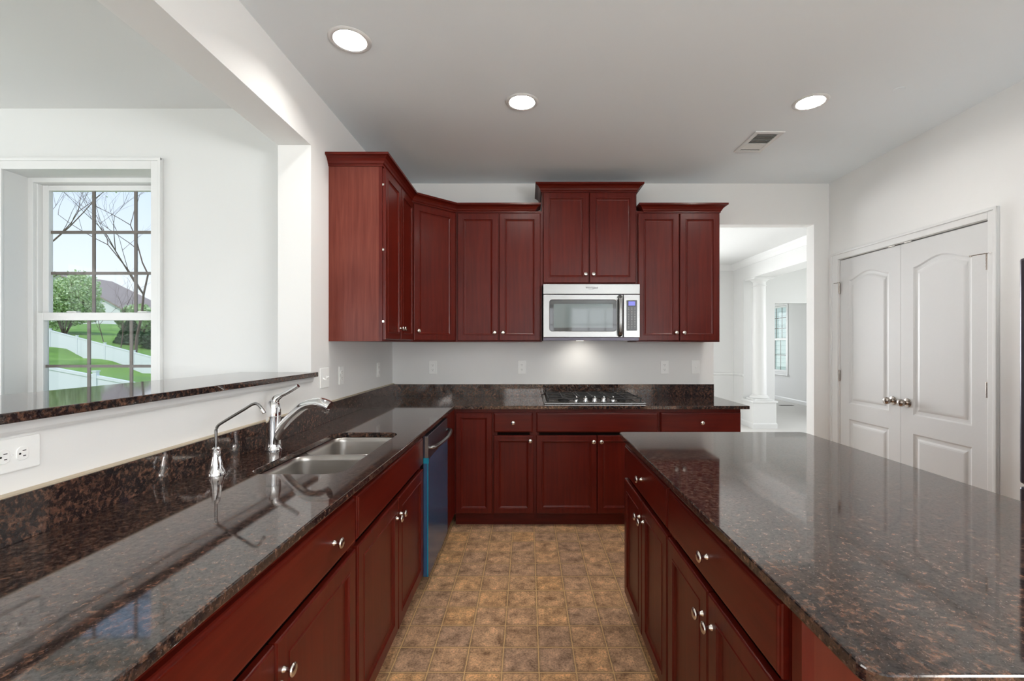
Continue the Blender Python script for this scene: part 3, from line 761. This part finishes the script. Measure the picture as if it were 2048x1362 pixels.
# ------------------------------------------------------------------ cooktop
ck = empty('cooktop', (.124, 3.440, CT1), 0, 'gas cooktop with stainless trim and five chrome knobs in the back counter', 'cooktop')
CW, CD = .776, .53
bm = slab_bm(rrect(0, CW, 0, CD, .008, 3), [], .0005, .012, .003); finish(bm, 'tray', 'steel', ck)
bm = slab_bm(rrect(.012, CW - .012, .016, CD - .012, .006, 3), [], .0121, .0150, .001); finish(bm, 'burner_surface', 'cooktop_surface', ck)
for bx, by, br in ((.16, .14, .045), (.16, .40, .036), (.388, .30, .055), (.616, .14, .036), (.616, .40, .045)):
    bm = bmesh.new(); lathe(bm, [(br, .0151), (br, .022), (br * .8, .024), (br * .8, .031), (br * .7, .034), (0, .035)], 24, Matrix.Translation((bx, by, 0)))
    finish(bm, 'burner', 'cast_iron', ck, smooth=True)
for gx0, gx1, gy0 in ((.03, .270, .03), (.278, .498, .13), (.506, .746, .03)):
    L = []; gy1 = .505; t = .005; z0, z1 = .036, .044
    L += [(gx0, gx1, gy0, gy0 + 2 * t, z0, z1), (gx0, gx1, gy1 - 2 * t, gy1, z0, z1), (gx0, gx0 + 2 * t, gy0, gy1, z0, z1), (gx1 - 2 * t, gx1, gy0, gy1, z0, z1)]
    mx = (gx0 + gx1) / 2; my = (gy0 + gy1) / 2
    L += [(mx - t, mx + t, gy0, gy1, z0, z1), (gx0, gx1, my - t, my + t, z0, z1), (gx0, gx1, (gy0 + my) / 2 - t, (gy0 + my) / 2 + t, z0, z1), (gx0, gx1, (gy1 + my) / 2 - t, (gy1 + my) / 2 + t, z0, z1)]
    L += [(x, x + 2 * t, y, y + 2 * t, .0151, z0) for x in (gx0, gx1 - 2 * t) for y in (gy0, gy1 - 2 * t)]
    boxes('grate', 'cast_iron', L, ck, bevel=.0015)
kn0 = None
for k in range(5):
    kx = .252 + .0705 * k
    if kn0 is None:
        bm = bmesh.new(); lathe(bm, [(.021, 0), (.021, .003), (.017, .005), (.016, .022), (.013, .026), (0, .0265)], 24)
        slab_bm(rrect(-.004, .004, -.020, .018, .003, 3), [], .0265, .040, .0015, bm=bm)
        kn0 = finish(bm, 'control_knob', 'chrome', ck, (kx, .065, .0151), smooth=True)
    else: copy_part(kn0, ck, (kx, .065, .0151))

# ------------------------------------------------------------------ dishwasher
dw = empty('dishwasher', (-.545, 2.492, 0), R(90), 'dishwasher with blue protective film still on its door, beside the sink cabinet', 'dishwasher')
w = .607
boxes('body', 'dark_interior', [(.002, w - .002, .03, .60, .10, CT0 - .003)], dw)
boxes('kick_plate', 'slot_dark', [(0.002, w - .002, .085, .10, 0, .10)], dw)
bm = slab_bm(rrect(0.001, w - .001, .092, .868, .006, 3), [], 0, .028, .003, lambda x, z, d: (x, .028 - d, z)); dd = finish(bm, 'door', 'fridge_steel', dw)
boxes('protective_film', 'film_blue', [(.006, w - .003, -.0012, -.0003, .094, .735)], dd)['label'] = 'blue protective film'
boxes('film_side', 'film_blue', [(-.0004, .0035, .0045, .024, .094, .735)], dd)
boxes('film_edge', 'film_teal', [(-.0006, .0035, -.0014, .0045, .094, .735), (-.0012, .001, -.004, .026, .715, .745)], dd)['label'] = 'bright teal folded film edge'
boxes('edge_trim', 'steel', [(-.0004, .004, -.0008, .016, .7355, .862)], dd)
bm = bmesh.new()
pp = smooth_path([(.035, .0, .795), (.045, -.022, .797), (.12, -.040, .797), (.303, -.052, .797), (.487, -.040, .797), (.562, -.022, .797), (.572, 0, .795)], 5)
tube(bm, pp, .014, 14, .75); finish(bm, 'handle', 'steel', dd, smooth=True)
# ------------------------------------------------------------------ refrigerator
fr = empty('refrigerator', (1.93, 1.789, 0), R(-90), 'dark stainless refrigerator at the right edge beside the pantry', 'refrigerator')
w = .91
boxes('body', 'fridge_steel', [(0.004, w - .004, .07, .715, .02, 1.70)], fr, bevel=.004)
for x_ in (.03, w - .08):
    for y_ in (.1, .6): boxes('foot', 'slot_dark', [(x_, x_ + .05, y_, y_ + .05, 0, .02)], fr)
d1 = boxes('door', 'fridge_steel', [(0, w / 2 - .003, 0, .066, .822, 1.705)], fr, bevel=.010); d2 = boxes('door', 'fridge_steel', [(w / 2 + .003, w, 0, .066, .822, 1.705)], fr, bevel=.010)
d3 = boxes('freezer_drawer', 'fridge_steel', [(0, w, 0, .066, .06, .812)], fr, bevel=.010)
for dp, pts in ((d1, [(.41, 0, .95), (.41, -.05, .98), (.41, -.05, 1.5), (.41, 0, 1.53)]), (d2, [(.50, 0, .95), (.50, -.05, .98), (.50, -.05, 1.5), (.50, 0, 1.53)]), (d3, [(.15, 0, .74), (.18, -.05, .74), (.73, -.05, .74), (.76, 0, .74)])):
    bm = bmesh.new(); tube(bm, pts, .012, 12); finish(bm, 'handle', 'steel', dp, smooth=True)

# ------------------------------------------------------------------ sink and faucets
sk = empty('sink', (0, 0, 0), 0, 'double-bowl stainless undermount sink in the granite counter', 'sink')
def bowl(x0, x1, y0, y1, ztop, depth, parent, nm):
    bm = bmesh.new(); lv = []
    base = rrect(x0, x1, y0, y1, .058, 8)
    seq = [(-.010, ztop - .004), (-.004, ztop), (0, ztop - .003), (.003, ztop - .02), (.010, ztop - depth + .04), (.018, ztop - depth + .016), (.034, ztop - depth + .003), (.055, ztop - depth)]
    rings = [[bm.verts.new((x, y, z)) for x, y in poly_offset(base, o_)] for o_, z in seq]
    n = len(base)
    for a, b in zip(rings, rings[1:]):
        for k in range(n): bm.faces.new((a[k], a[(k + 1) % n], b[(k + 1) % n], b[k]))
    bm.faces.new(rings[-1])
    o = finish(bm, nm, 'steel_sink', parent, smooth=True, auto=60)
    md = o.modifiers.new('solid', 'SOLIDIFY'); md.thickness = .0015; md.offset = -1
    bm = bmesh.new(); lathe(bm, [(.042, 0), (.042, .002), (.034, .002), (.030, -.0005 + .001), (.0, .0012)], 24, Matrix.Translation(((x0 + x1) / 2, (y0 + y1) / 2, ztop - depth + .0003)))
    finish(bm, 'drain', 'chrome', o, smooth=True)
bowl(-.980, -.663, 1.600, 1.955, CT0 - .0008, .20, sk, 'near_bowl')
bowl(-.980, -.663, 1.981, 2.336, CT0 - .0008, .20, sk, 'far_bowl')
bm = slab_bm(rrect(-1.005, -.640, 1.570, 2.364, .07), [rrect(-.986, -.657, 1.594, 1.961, .062, 8), rrect(-.986, -.657, 1.975, 2.342, .062, 8)], CT0 - .0032, CT0 - .0022)
finish(bm, 'rim', 'steel_sink', sk)
fc = empty('faucet', (-1.091, 1.954, CT1), 0, 'chrome pull-out kitchen faucet with lever handle behind the sink', 'faucet')
bm = bmesh.new()
lathe(bm, [(.033, .0005), (.033, .004), (.030, .008), (.0285, .03), (.0285, .140), (.0290, .146)], 32)
finish(bm, 'body', 'chrome', fc, smooth=True)
bm = bmesh.new()
pp = smooth_path([(.004, 0, .045), (.020, 0, .075), (.050, 0, .115), (.088, 0, .153), (.130, 0, .186), (.172, 0, .199), (.212, 0, .196), (.240, 0, .184)], 6)
n = len(pp); rad = [.024 + .001 * math.sin(i) * 0 + (.0025 if i > n * .75 else 0) - (.004 * math.sin(math.pi * min(1, i / (n * .75)))) for i in range(n)]
tube(bm, pp, rad, 20); sp_ = finish(bm, 'spout', 'chrome', fc, smooth=True, auto=60)
bm = bmesh.new(); lathe(bm, [(.0, -.002), (.013, -.002), (.014, .0), (.014, .014), (.0, .0145)], 20, Matrix.Translation((.222, 0, .164)) @ Matrix.Rotation(R(20), 4, 'Y'))
finish(bm, 'spray_nozzle', 'chrome', sp_, smooth=True)
bm = bmesh.new()
lathe(bm, [(.0290, .148), (.0292, .155), (.0285, .175), (.0255, .195), (.0185, .210), (.008, .2165), (0, .217)], 32)
pp = smooth_path([(-.002, 0, .180), (.008, 0, .216), (.030, 0, .232), (.060, 0, .247), (.085, 0, .262), (.107, 0, .276)], 5)
n = len(pp); tube(bm, pp, [.027 - .0165 * min(1, i / (n * .42)) - .001 * (i / n) for i in range(n)], 14, .85)
finish(bm, 'lever_handle', 'chrome', fc, smooth=True, auto=60)

ff = empty('filter_faucet', (-1.081, 1.579, CT1), 0, 'thin chrome water filter faucet with a long bent spout, left of the main faucet', 'faucet')
bm = bmesh.new()
lathe(bm, [(.029, .0005), (.029, .006), (.026, .016), (.021, .026), (.019, .040), (.014, .065), (.0125, .082), (.0125, .092), (.009, .096), (0, .0965)], 28)
finish(bm, 'body', 'chrome', ff, smooth=True)
bm = bmesh.new()
pp = [Vector((0, 0, .095)), Vector((0, 0, .150))] + smooth_path([(0, 0, .155), (.006, 0, .170), (.022, 0, .182), (.060, 0, .205), (.100, 0, .229), (.126, 0, .245), (.142, 0, .247), (.153, 0, .238), (.161, 0, .226)], 4)
tube(bm, pp, .0048, 12); sp2 = finish(bm, 'spout', 'steel', ff, smooth=True, auto=60)
bm = bmesh.new(); tube(bm, [(.159, 0, .229), (.168, 0, .215)], .0062, 12); finish(bm, 'nozzle', 'chrome', sp2, smooth=True)
bm = bmesh.new(); tube(bm, smooth_path([(.008, -.012, .088), (.020, -.016, .075), (.026, -.019, .045), (.027, -.020, .028)], 4), [.0075] * 4 + [.0065] * 5 + [.0055] * 4, 10, .6)
finish(bm, 'lever_handle', 'chrome', ff, smooth=True)

# ------------------------------------------------------------------ outlets and switches (built facing -Y, plate centred)
def outlet(label, loc, rz, horiz=False, kind='duplex', w=.070, h=.116):
    g = empty('wall_outlet' if kind in ('duplex', 'gfci') else 'light_switch', loc, rz, label, 'outlet' if kind in ('duplex', 'gfci') else 'switch')
    if horiz: g.rotation_euler = Matrix(((0, -1, 0), (0, 0, 1), (-1, 0, 0))).to_euler()
    MP = lambda x, z, d: (x, -d, z)
    bm = slab_bm(rrect(-w / 2, w / 2, -h / 2, h / 2, .005, 4), [], .0003, .0060, .0025, MP)
    p = finish(bm, 'cover_plate', 'plastic_white', g)
    if kind == 'duplex':
        for s in (1, -1):
            zc = .0195 * s
            pts = [(.0165 * math.cos(a), zc + .0150 * math.sin(a)) for a in [2 * math.pi * k / 28 for k in range(28)]]
            pts = [(x, zc + max(-.0125, min(.0125, z - zc))) for x, z in pts]
            bm = slab_bm(pts, [], .0055, .0085, .0008, MP); sk_ = finish(bm, 'socket', 'plastic_white', g)
            bm = bmesh.new()
            box(bm, -.0075, -.0055, -.0090, -.0084, zc - .001, zc + .0065); box(bm, .0050, .0070, -.0090, -.0084, zc, zc + .0060)
            lathe(bm, [(.0024, 0), (.0024, .0006)], 12, Matrix.Translation((0, -.0084, zc - .0065)) @ Matrix.Rotation(R(90), 4, 'X'))
            finish(bm, 'slots', 'slot_dark', sk_)
        bm = bmesh.new(); lathe(bm, [(.003, 0), (.003, .0008), (0, .0012)], 12, Matrix.Translation((0, -.0060, 0)) @ Matrix.Rotation(R(90), 4, 'X')); finish(bm, 'screw', 'plastic_white', g)
    elif kind == 'gfci':
        bm = slab_bm(rrect(-.0165, .0165, -.034, .034, .002, 3), [], .0055, .0080, .0008, MP); sk_ = finish(bm, 'socket', 'plastic_white', g)
        for zc in (.020, -.020):
            L = [(-.0080, -.0058, -.0086, -.0079, zc, zc + .0065), (.0052, .0072, -.0086, -.0079, zc, zc + .006), (-.002, .002, -.0086, -.0079, zc - .0085, zc - .0045)]
            boxes('slots', 'slot_dark', L, sk_)
        boxes('test_button', 'plastic_white', [(-.008, -.001, -.0092, -.0078, -.004, .003), (.001, .008, -.0092, -.0078, -.004, .003)], sk_)
    else:
        xs = (-.023, .023) if kind == 'double' else (0,)
        for i, x in enumerate(xs):
            bm = bmesh.new(); up_ = 1 if i % 2 else -1
            box(bm, x - .0055, x + .0055, -.0075, -.0055, -.012, .012)
            tube(bm, [(x, -.006, 0), (x, -.013, .004 * up_), (x, -.019, .0085 * up_)], [.0045, .0042, .0035], 8)
            finish(bm, 'toggle', 'plastic_white', g)
    return g
outlet('ivory double outlet plate laid sideways on the half wall at the left edge', (XL, 1.048, 1.112), R(90), True, 'duplex', .078, .122)
outlet('double toggle switch plate on the left wall at the end of the bar', (XL, 2.685 - .02, 1.171), R(90), False, 'double', .116, .116)
outlet('white outlet on the left wall just right of the double switch', (XL, 2.904, 1.171), R(90))
outlet('white outlet on the left wall closest to the back corner', (XL, 3.628, 1.165), R(90), False, 'gfci')
outlet('white outlet on the back wall nearest the left corner', (-.834, YW, 1.164), 0, False, 'gfci')
outlet('white outlet on the back wall left of the cooktop', (-.0486, YW, 1.166), 0, False, 'gfci')
outlet('white outlet on the back wall right of the cooktop', (1.21, YW, 1.166), 0, False, 'gfci')
outlet('single toggle switch on the back wall beside the doorway', (1.483, YW, 1.168), 0, False, 'single')

# ------------------------------------------------------------------ ceiling fixtures
LL = ['recessed ceiling light nearest the sink, on the left', 'recessed ceiling light in the middle, in front of the tall cabinet', 'recessed ceiling light on the right, near the air vent',
      'added unseen ceiling light behind the camera over the island', 'added unseen ceiling light near the rear windows, right', 'added unseen ceiling light near the rear windows, left']
for i, (x, y) in enumerate(lamps):
    g = empty('recessed_light', (x, y, H), 0, LL[i], 'light', 'recessed ceiling lights')
    if i == 0:
        bm = bmesh.new()
        prof = [(.078, .001), (.078, -.002), (.096, -.002), (.097, -.0005), (.090, -.006), (.080, -.007), (.074, -.004), (.074, .001)]
        n = 48; rings = [[bm.verts.new((r * math.cos(2 * math.pi * k / n), r * math.sin(2 * math.pi * k / n), z)) for k in range(n)] for r, z in prof]
        for a, b in zip(rings, rings[1:] + rings[:1]):
            for k in range(n): bm.faces.new((a[k], a[(k + 1) % n], b[(k + 1) % n], b[k]))
        ring0 = finish(bm, 'trim_ring', 'trim_paint', g, smooth=True)
        def cone(dep, r1):
            bm = bmesh.new(); n = 48
            rings = [[bm.verts.new((r * math.cos(2 * math.pi * k / n), r * math.sin(2 * math.pi * k / n), z)) for k in range(n)] for r, z in ((.0745, -.002), (r1 + .004, dep * .6), (r1, dep))]
            for a, b in zip(rings, rings[1:]):
                for k in range(n): bm.faces.new((a[k], a[(k + 1) % n], b[(k + 1) % n], b[k]))
            return bm
        cone_deep = finish(cone(.055, .056), 'reflector', 'lamp_cone', g, smooth=True)
        bm = bmesh.new(); lathe(bm, [(.056, .055), (.056, .060)], 48); lens_deep = finish(bm, 'lens', 'lamp_lens', g)
        cone_sh = lens_sh = None
    else:
        copy_part(ring0, g)
        if cone_sh is None:
            cone_sh = finish(cone(.012, .068), 'reflector', 'lamp_cone', g, smooth=True)
            bm = bmesh.new(); lathe(bm, [(.068, .012), (.068, .016)], 48); lens_sh = finish(bm, 'lens', 'lamp_lens', g)
        else: copy_part(cone_sh, g); copy_part(lens_sh, g)
vt = empty('air_vent', (1.52, 3.03, H), 0, 'white rectangular air vent in the ceiling with dark louvres', 'vent')
VW, VD = .198, .322
bm = slab_bm([(0, 0), (VW, 0), (VW, VD), (0, VD)], [[(.030, .030), (.030, VD - .030), (VW - .030, VD - .030), (VW - .030, .030)][::-1]], -.008, -.0005, .002)
finish(bm, 'frame', 'trim_paint', vt)
boxes('backing', 'vent_dark', [(.03, VW - .03, .03, VD - .03, -.0016, -.0006)], vt)
boxes('divider', 'trim_paint', [(.03, VW - .03, VD * .56, VD * .56 + .008, -.0085, -.001)], vt)
bm = bmesh.new()
for k in range(13):
    y = .034 + k * .0195; s = 1 if y < VD * .56 else -1
    if abs(y - VD * .56 - .006) < .014: continue
    vs4 = [bm.verts.new(p) for p in ((.03, y, -.0075), (VW - .03, y, -.0075), (VW - .03, y - .0125 * (1 if s < 0 else -.5), -.002), (.03, y - .0125 * (1 if s < 0 else -.5), -.002))]
    bm.faces.new(vs4)
o = finish(bm, 'louvres', 'trim_paint', vt); md = o.modifiers.new('s', 'SOLIDIFY'); md.thickness = .0008
bm = bmesh.new(); lathe(bm, [(.030, -.0005), (.030, -.002), (.026, -.0035), (0, -.004)], 24, Matrix.Translation((2.07, 2.537, H)))
setp(finish(bm, 'ceiling_cover_plate', 'ceiling_paint'), 'small round painted cover plate on the ceiling right of the lights', 'cover plate')
# ------------------------------------------------------------------ outside
CP = [(-17, 14, -1.3), (-12, 14, -2.0), (-16.8, 16, -1.1), (-13.5, 16, -1.75), (-24, 24, -.3), (-18, 24, -1.2), (-43.2, 41, 1.16), (-37, 39.5, .1), (-31.3, 38, -1.05), (-25, 36, -2.2), (-55, 45, 2.2),
      (-62, 60, 3.2), (-50, 60, 2.6), (-66, 72, 4.6), (-60, 72, 4.3), (-100, 90, 6), (-80, 90, 5.2), (-70, 90, 4.2), (-110, 110, 6), (-80, 110, 5), (0, 60, -1), (0, 20, -2.0), (0, 0, -1.0), (-10, 4, -1.2), (20, 30, -1), (20, -20, -1), (-60, 10, -1), (-40, -30, -1), (10, 110, 2), (60, 60, -1), (60, 110, 0), (-100, 40, 3), (-100, -20, 0), (60, -30, -1)]
def gz(x, y):
    num = den = 0
    for px, py, pz in CP:
        d2 = (x - px) ** 2 + (y - py) ** 2 + .5; w_ = 1 / d2 ** 1.6; num += w_ * pz; den += w_
    return num / den
bm = bmesh.new(); nx, ny = 90, 80; V = {}
for i in range(nx + 1):
    for j in range(ny + 1):
        x = -130 + 200 * i / nx; y = -30 + 160 * j / ny; z = gz(x, y)
        if -7.5 < x < 8 and -6 < y < 14.5: z = min(z, -.6)
        V[i, j] = bm.verts.new((x, y, z))
for i in range(nx):
    for j in range(ny): bm.faces.new((V[i, j], V[i + 1, j], V[i + 1, j + 1], V[i, j + 1]))
struct(finish(bm, 'ground_lawn', 'grass', smooth=True, auto=180))

def fence(label, A_, B_, n, h=1.8):
    """A_,B_ = (x,y,ztop)"""
    g = empty('vinyl_fence', (A_[0], A_[1], A_[2] - h), 0, label, 'fence')
    a, b = Vector(A_), Vector(B_); dv = Vector((b.x - a.x, b.y - a.y, 0)).normalized(); nr = Vector((-dv.y, dv.x, 0)) * .03
    org = g.location
    for k in range(n):
        p, q = a.lerp(b, k / n), a.lerp(b, (k + 1) / n)
        bm = bmesh.new()
        for (za, zb, tt) in ((-h - .8, -.10, .7), (-.10, 0, 1.6), (-h - .1, -h + .12, 1.6)):
            c = [p - nr * tt, q - nr * tt, q + nr * tt, p + nr * tt]
            lo = [bm.verts.new(v_ + Vector((0, 0, za)) - org) for v_ in c]; hi = [bm.verts.new(v_ + Vector((0, 0, zb)) - org) for v_ in c]
            bm.faces.new(lo[::-1]); bm.faces.new(hi)
            for i in range(4): bm.faces.new((lo[i], lo[(i + 1) % 4], hi[(i + 1) % 4], hi[i]))
        finish(bm, 'panel', 'vinyl_fence', g)
    for k in range(n + 1):
        p = a.lerp(b, k / n) - org
        boxes('post', 'vinyl_fence', [(p.x - .065, p.x + .065, p.y - .065, p.y + .065, p.z - h - .8, p.z + .12), (p.x - .085, p.x + .085, p.y - .085, p.y + .085, p.z + .12, p.z + .16)], g)
fence('far white vinyl fence running downhill across the neighbouring lawn', (-46.4, 42, 3.32), (-26.5, 36.5, -.55), 6)
fence('near white vinyl fence at the bottom of the window view', (-22.0, 16.4, 1.45), (-10.5, 15.6, -.47), 5)

def gable(name, label, cx, y, w, dpt, zb, ze, zr_, extra=None, side_wall='siding'):
    g = empty(name, (cx, y, zb), 0, label, 'house')
    bm = bmesh.new(); h1 = ze - zb; h2 = zr_ - zb
    P = [(-w / 2, 0), (w / 2, 0), (w / 2, h1), (0, h2), (-w / 2, h1)]
    f_ = [bm.verts.new((x, 0, z)) for x, z in P]; b_ = [bm.verts.new((x, dpt, z)) for x, z in P]
    bm.faces.new(f_); bm.faces.new(b_[::-1])
    for i in range(5): bm.faces.new((f_[i], f_[(i + 1) % 5], b_[(i + 1) % 5], b_[i]))
    finish(bm, 'walls', side_wall, g)
    bm = bmesh.new(); o_ = .6; th = .3
    for s in (-1, 1):
        sl = (h2 - h1) / (w / 2)
        pts = [(0, h2 + .02), (s * (w / 2 + o_), h1 - sl * o_ + .02), (s * (w / 2 + o_), h1 - sl * o_ + .02 + th), (0, h2 + .02 + th)]
        a = [bm.verts.new((x, -o_, z)) for x, z in pts]; b = [bm.verts.new((x, dpt + o_, z)) for x, z in pts]
        bm.faces.new(a); bm.faces.new(b[::-1])
        for i in range(4): bm.faces.new((a[i], a[(i + 1) % 4], b[(i + 1) % 4], b[i]))
    finish(bm, 'roof', 'roof_brown', g)
    for (wx, wz, ww, wh) in (extra or []):
        boxes('window', 'window_far', [(wx, wx + ww, -.08, .05, wz, wz + wh)], g)
    return g
gable('house', 'large white neighbouring house on the hill with a long brown sloping roof', -101, 98, 24, 12, 5.2, 10.6, 16.4, [(-5, 3, 1.2, 1.6), (3, 3, 1.2, 1.6), (6.5, 3, 1.2, 1.6)])
gable('house', 'smaller white house with a low brown roof right of the large house', -80.5, 86, 7.5, 9, 4.5, 8.2, 10.3, [(-2, 1.2, 1, 1.2)])
gable('house', 'distant house with a grey brown roof at the right of the window view', -87, 112, 26, 12, 4.5, 6.6, 12.2)

def bare_tree(label, loc, h, seed, lean=(0, 0), leaf_n=0, depth=4, r0=.14):
    rnd = random.Random(seed); g = empty('bare_tree', loc, 0, label, 'tree'); bm = bmesh.new()
    bt = bmesh.new(); tips = []
    def grow(tgt, p, d, L, r, k):
        pts = [p]; q = p
        for s in range(4):
            d = (d + Vector((rnd.uniform(-.13, .13), rnd.uniform(-.13, .13), rnd.uniform(-.02, .10)))).normalized(); q = q + d * L / 4; pts.append(q)
        tube(tgt, pts, [r * (1 - .12 * i) for i in range(5)], 6 if k < 2 else 4)
        if k >= depth: tips.append(q); return
        nb = 3 if k < 2 else rnd.choice((2, 3))
        for i in range(nb):
            a = rnd.uniform(0, 2 * math.pi); t = rnd.uniform(.35, .6)
            nd = (d + Vector((math.cos(a), math.sin(a), rnd.uniform(-.1, .3))) * t * 1.4).normalized()
            grow(bm, pts[rnd.choice((2, 3, 4))] if i else q, nd, L * rnd.uniform(.55, .8), r * .50, k + 1)
    grow(bt, Vector((0, 0, -.5)), Vector((lean[0], lean[1], 1)).normalized(), h * .45, r0, 0)
    finish(bt, 'trunk', 'bark', g); finish(bm, 'branches', 'bark', g)
    if leaf_n:
        bl = bmesh.new()
        for _ in range(leaf_n):
            t = rnd.choice(tips) + Vector([rnd.gauss(0, .45) for _ in range(3)]); s = rnd.uniform(.03, .07)
            M_ = Matrix.Rotation(rnd.uniform(0, 6), 3, Vector((rnd.random(), rnd.random(), rnd.random() + .01)).normalized())
            bl.faces.new([bl.verts.new(t + M_ @ Vector(c) * s) for c in ((-1, -1, 0), (1, -1, 0), (1, 1, 0), (-1, 1, 0))])
        finish(bl, 'young_leaves', 'spring_leaf', g)['kind'] = 'stuff'
    return g
def at(x, y): return (x, y, gz(x, y))
bare_tree('tall bare tree standing behind the far fence on the right of the window view', at(-38.8, 45), 19, 5, depth=5, r0=.15)
bare_tree('bare tree with upright branches at the left edge of the window view', at(-47.2, 44), 21, 11, (.04, 0), 500, 5, r0=.12)
bare_tree('slender young bare tree in front of the houses', at(-43.0, 48), 9, 23, depth=4, r0=.06)
bare_tree('thin bare sapling near the middle of the window view', at(-46.5, 50), 7, 31, depth=4, r0=.05)
def shrub(name, label, cat, loc, rx, rz, n, seed, mat='spring_leaf', ls=(.08, .18), cone_=False):
    rnd = random.Random(seed); g = empty(name, loc, 0, label, cat)
    bt = bmesh.new()
    for _ in range(9):
        a = rnd.uniform(0, 6.28); tube(bt, [(0, 0, -.3), (math.cos(a) * rx * .35, math.sin(a) * rx * .35, rz * .7), (math.cos(a) * rx * .6, math.sin(a) * rx * .6, rz * 1.4)], [.08, .05, .02], 5)
    finish(bt, 'stems', 'bark', g)
    bl = bmesh.new()
    blobs = [(rnd.uniform(-.6, .6) * rx, rnd.uniform(-.6, .6) * rx, rz * rnd.uniform(.5, 1.5), rnd.uniform(.3, .55) * rx) for _ in range(16)]
    for _ in range(n):
        if cone_:
            z = rnd.random() ** 1.5 * 2 * rz; r = rx * (1 - z / (2 * rz)) * math.sqrt(rnd.random()); a = rnd.uniform(0, 6.28); t = Vector((r * math.cos(a), r * math.sin(a), z))
        else:
            bx, by, bz, br = rnd.choice(blobs); v = Vector([rnd.gauss(0, 1) for _ in range(3)]).normalized() * br * rnd.uniform(.6, 1.05); t = Vector((bx, by, bz)) + v
        s = rnd.uniform(*ls); M_ = Matrix.Rotation(rnd.uniform(0, 6), 3, Vector((rnd.random(), rnd.random(), rnd.random() + .01)).normalized())
        bl.faces.new([bl.verts.new(t + M_ @ Vector(c) * s) for c in ((-1, -1, 0), (1, -1, 0), (1, 1, 0), (-1, 1, 0))])
    finish(bl, 'foliage', mat, g)['kind'] = 'stuff'
    return g
shrub('leafy_tree', 'light green leafy tree left in the window view before the large house', 'tree', at(-55.0, 54), 3.9, 4.2, 20000, 4, ls=(.05, .11))
shrub('leafy_tree', 'lower light green bush beside the leafy tree', 'bush', at(-50.6, 59.5), 2.4, 2.0, 5000, 9)
shrub('conifer_tree', 'small dark green conifer behind the fence', 'tree', at(-44.5, 51), 1.5, 1.6, 4500, 14, 'conifer', (.05, .12), True)
shrub('hedge_bush', 'dark green bush at the foot of the tall bare tree', 'bush', at(-41.2, 50), 1.7, 1.0, 3500, 19, 'conifer', (.05, .12))
# neighbour house seen through the far-room window
nh = gable('neighbour_house', 'white clapboard house close outside the far room window', 16, 14.0, 8, 9, -1.5, 6, 9, None, 'clapboard')
nh.rotation_euler = (0, 0, R(-90)); nh.location = (12.5, 23.5, -1.0)
boxes('window', 'conifer', [(-1.2, -.2, -.06, .02, 2.0, 3.2)], nh); boxes('window_trim', 'trim_paint', [(-1.32, -.08, -.04, .01, 1.9, 3.3)], nh)
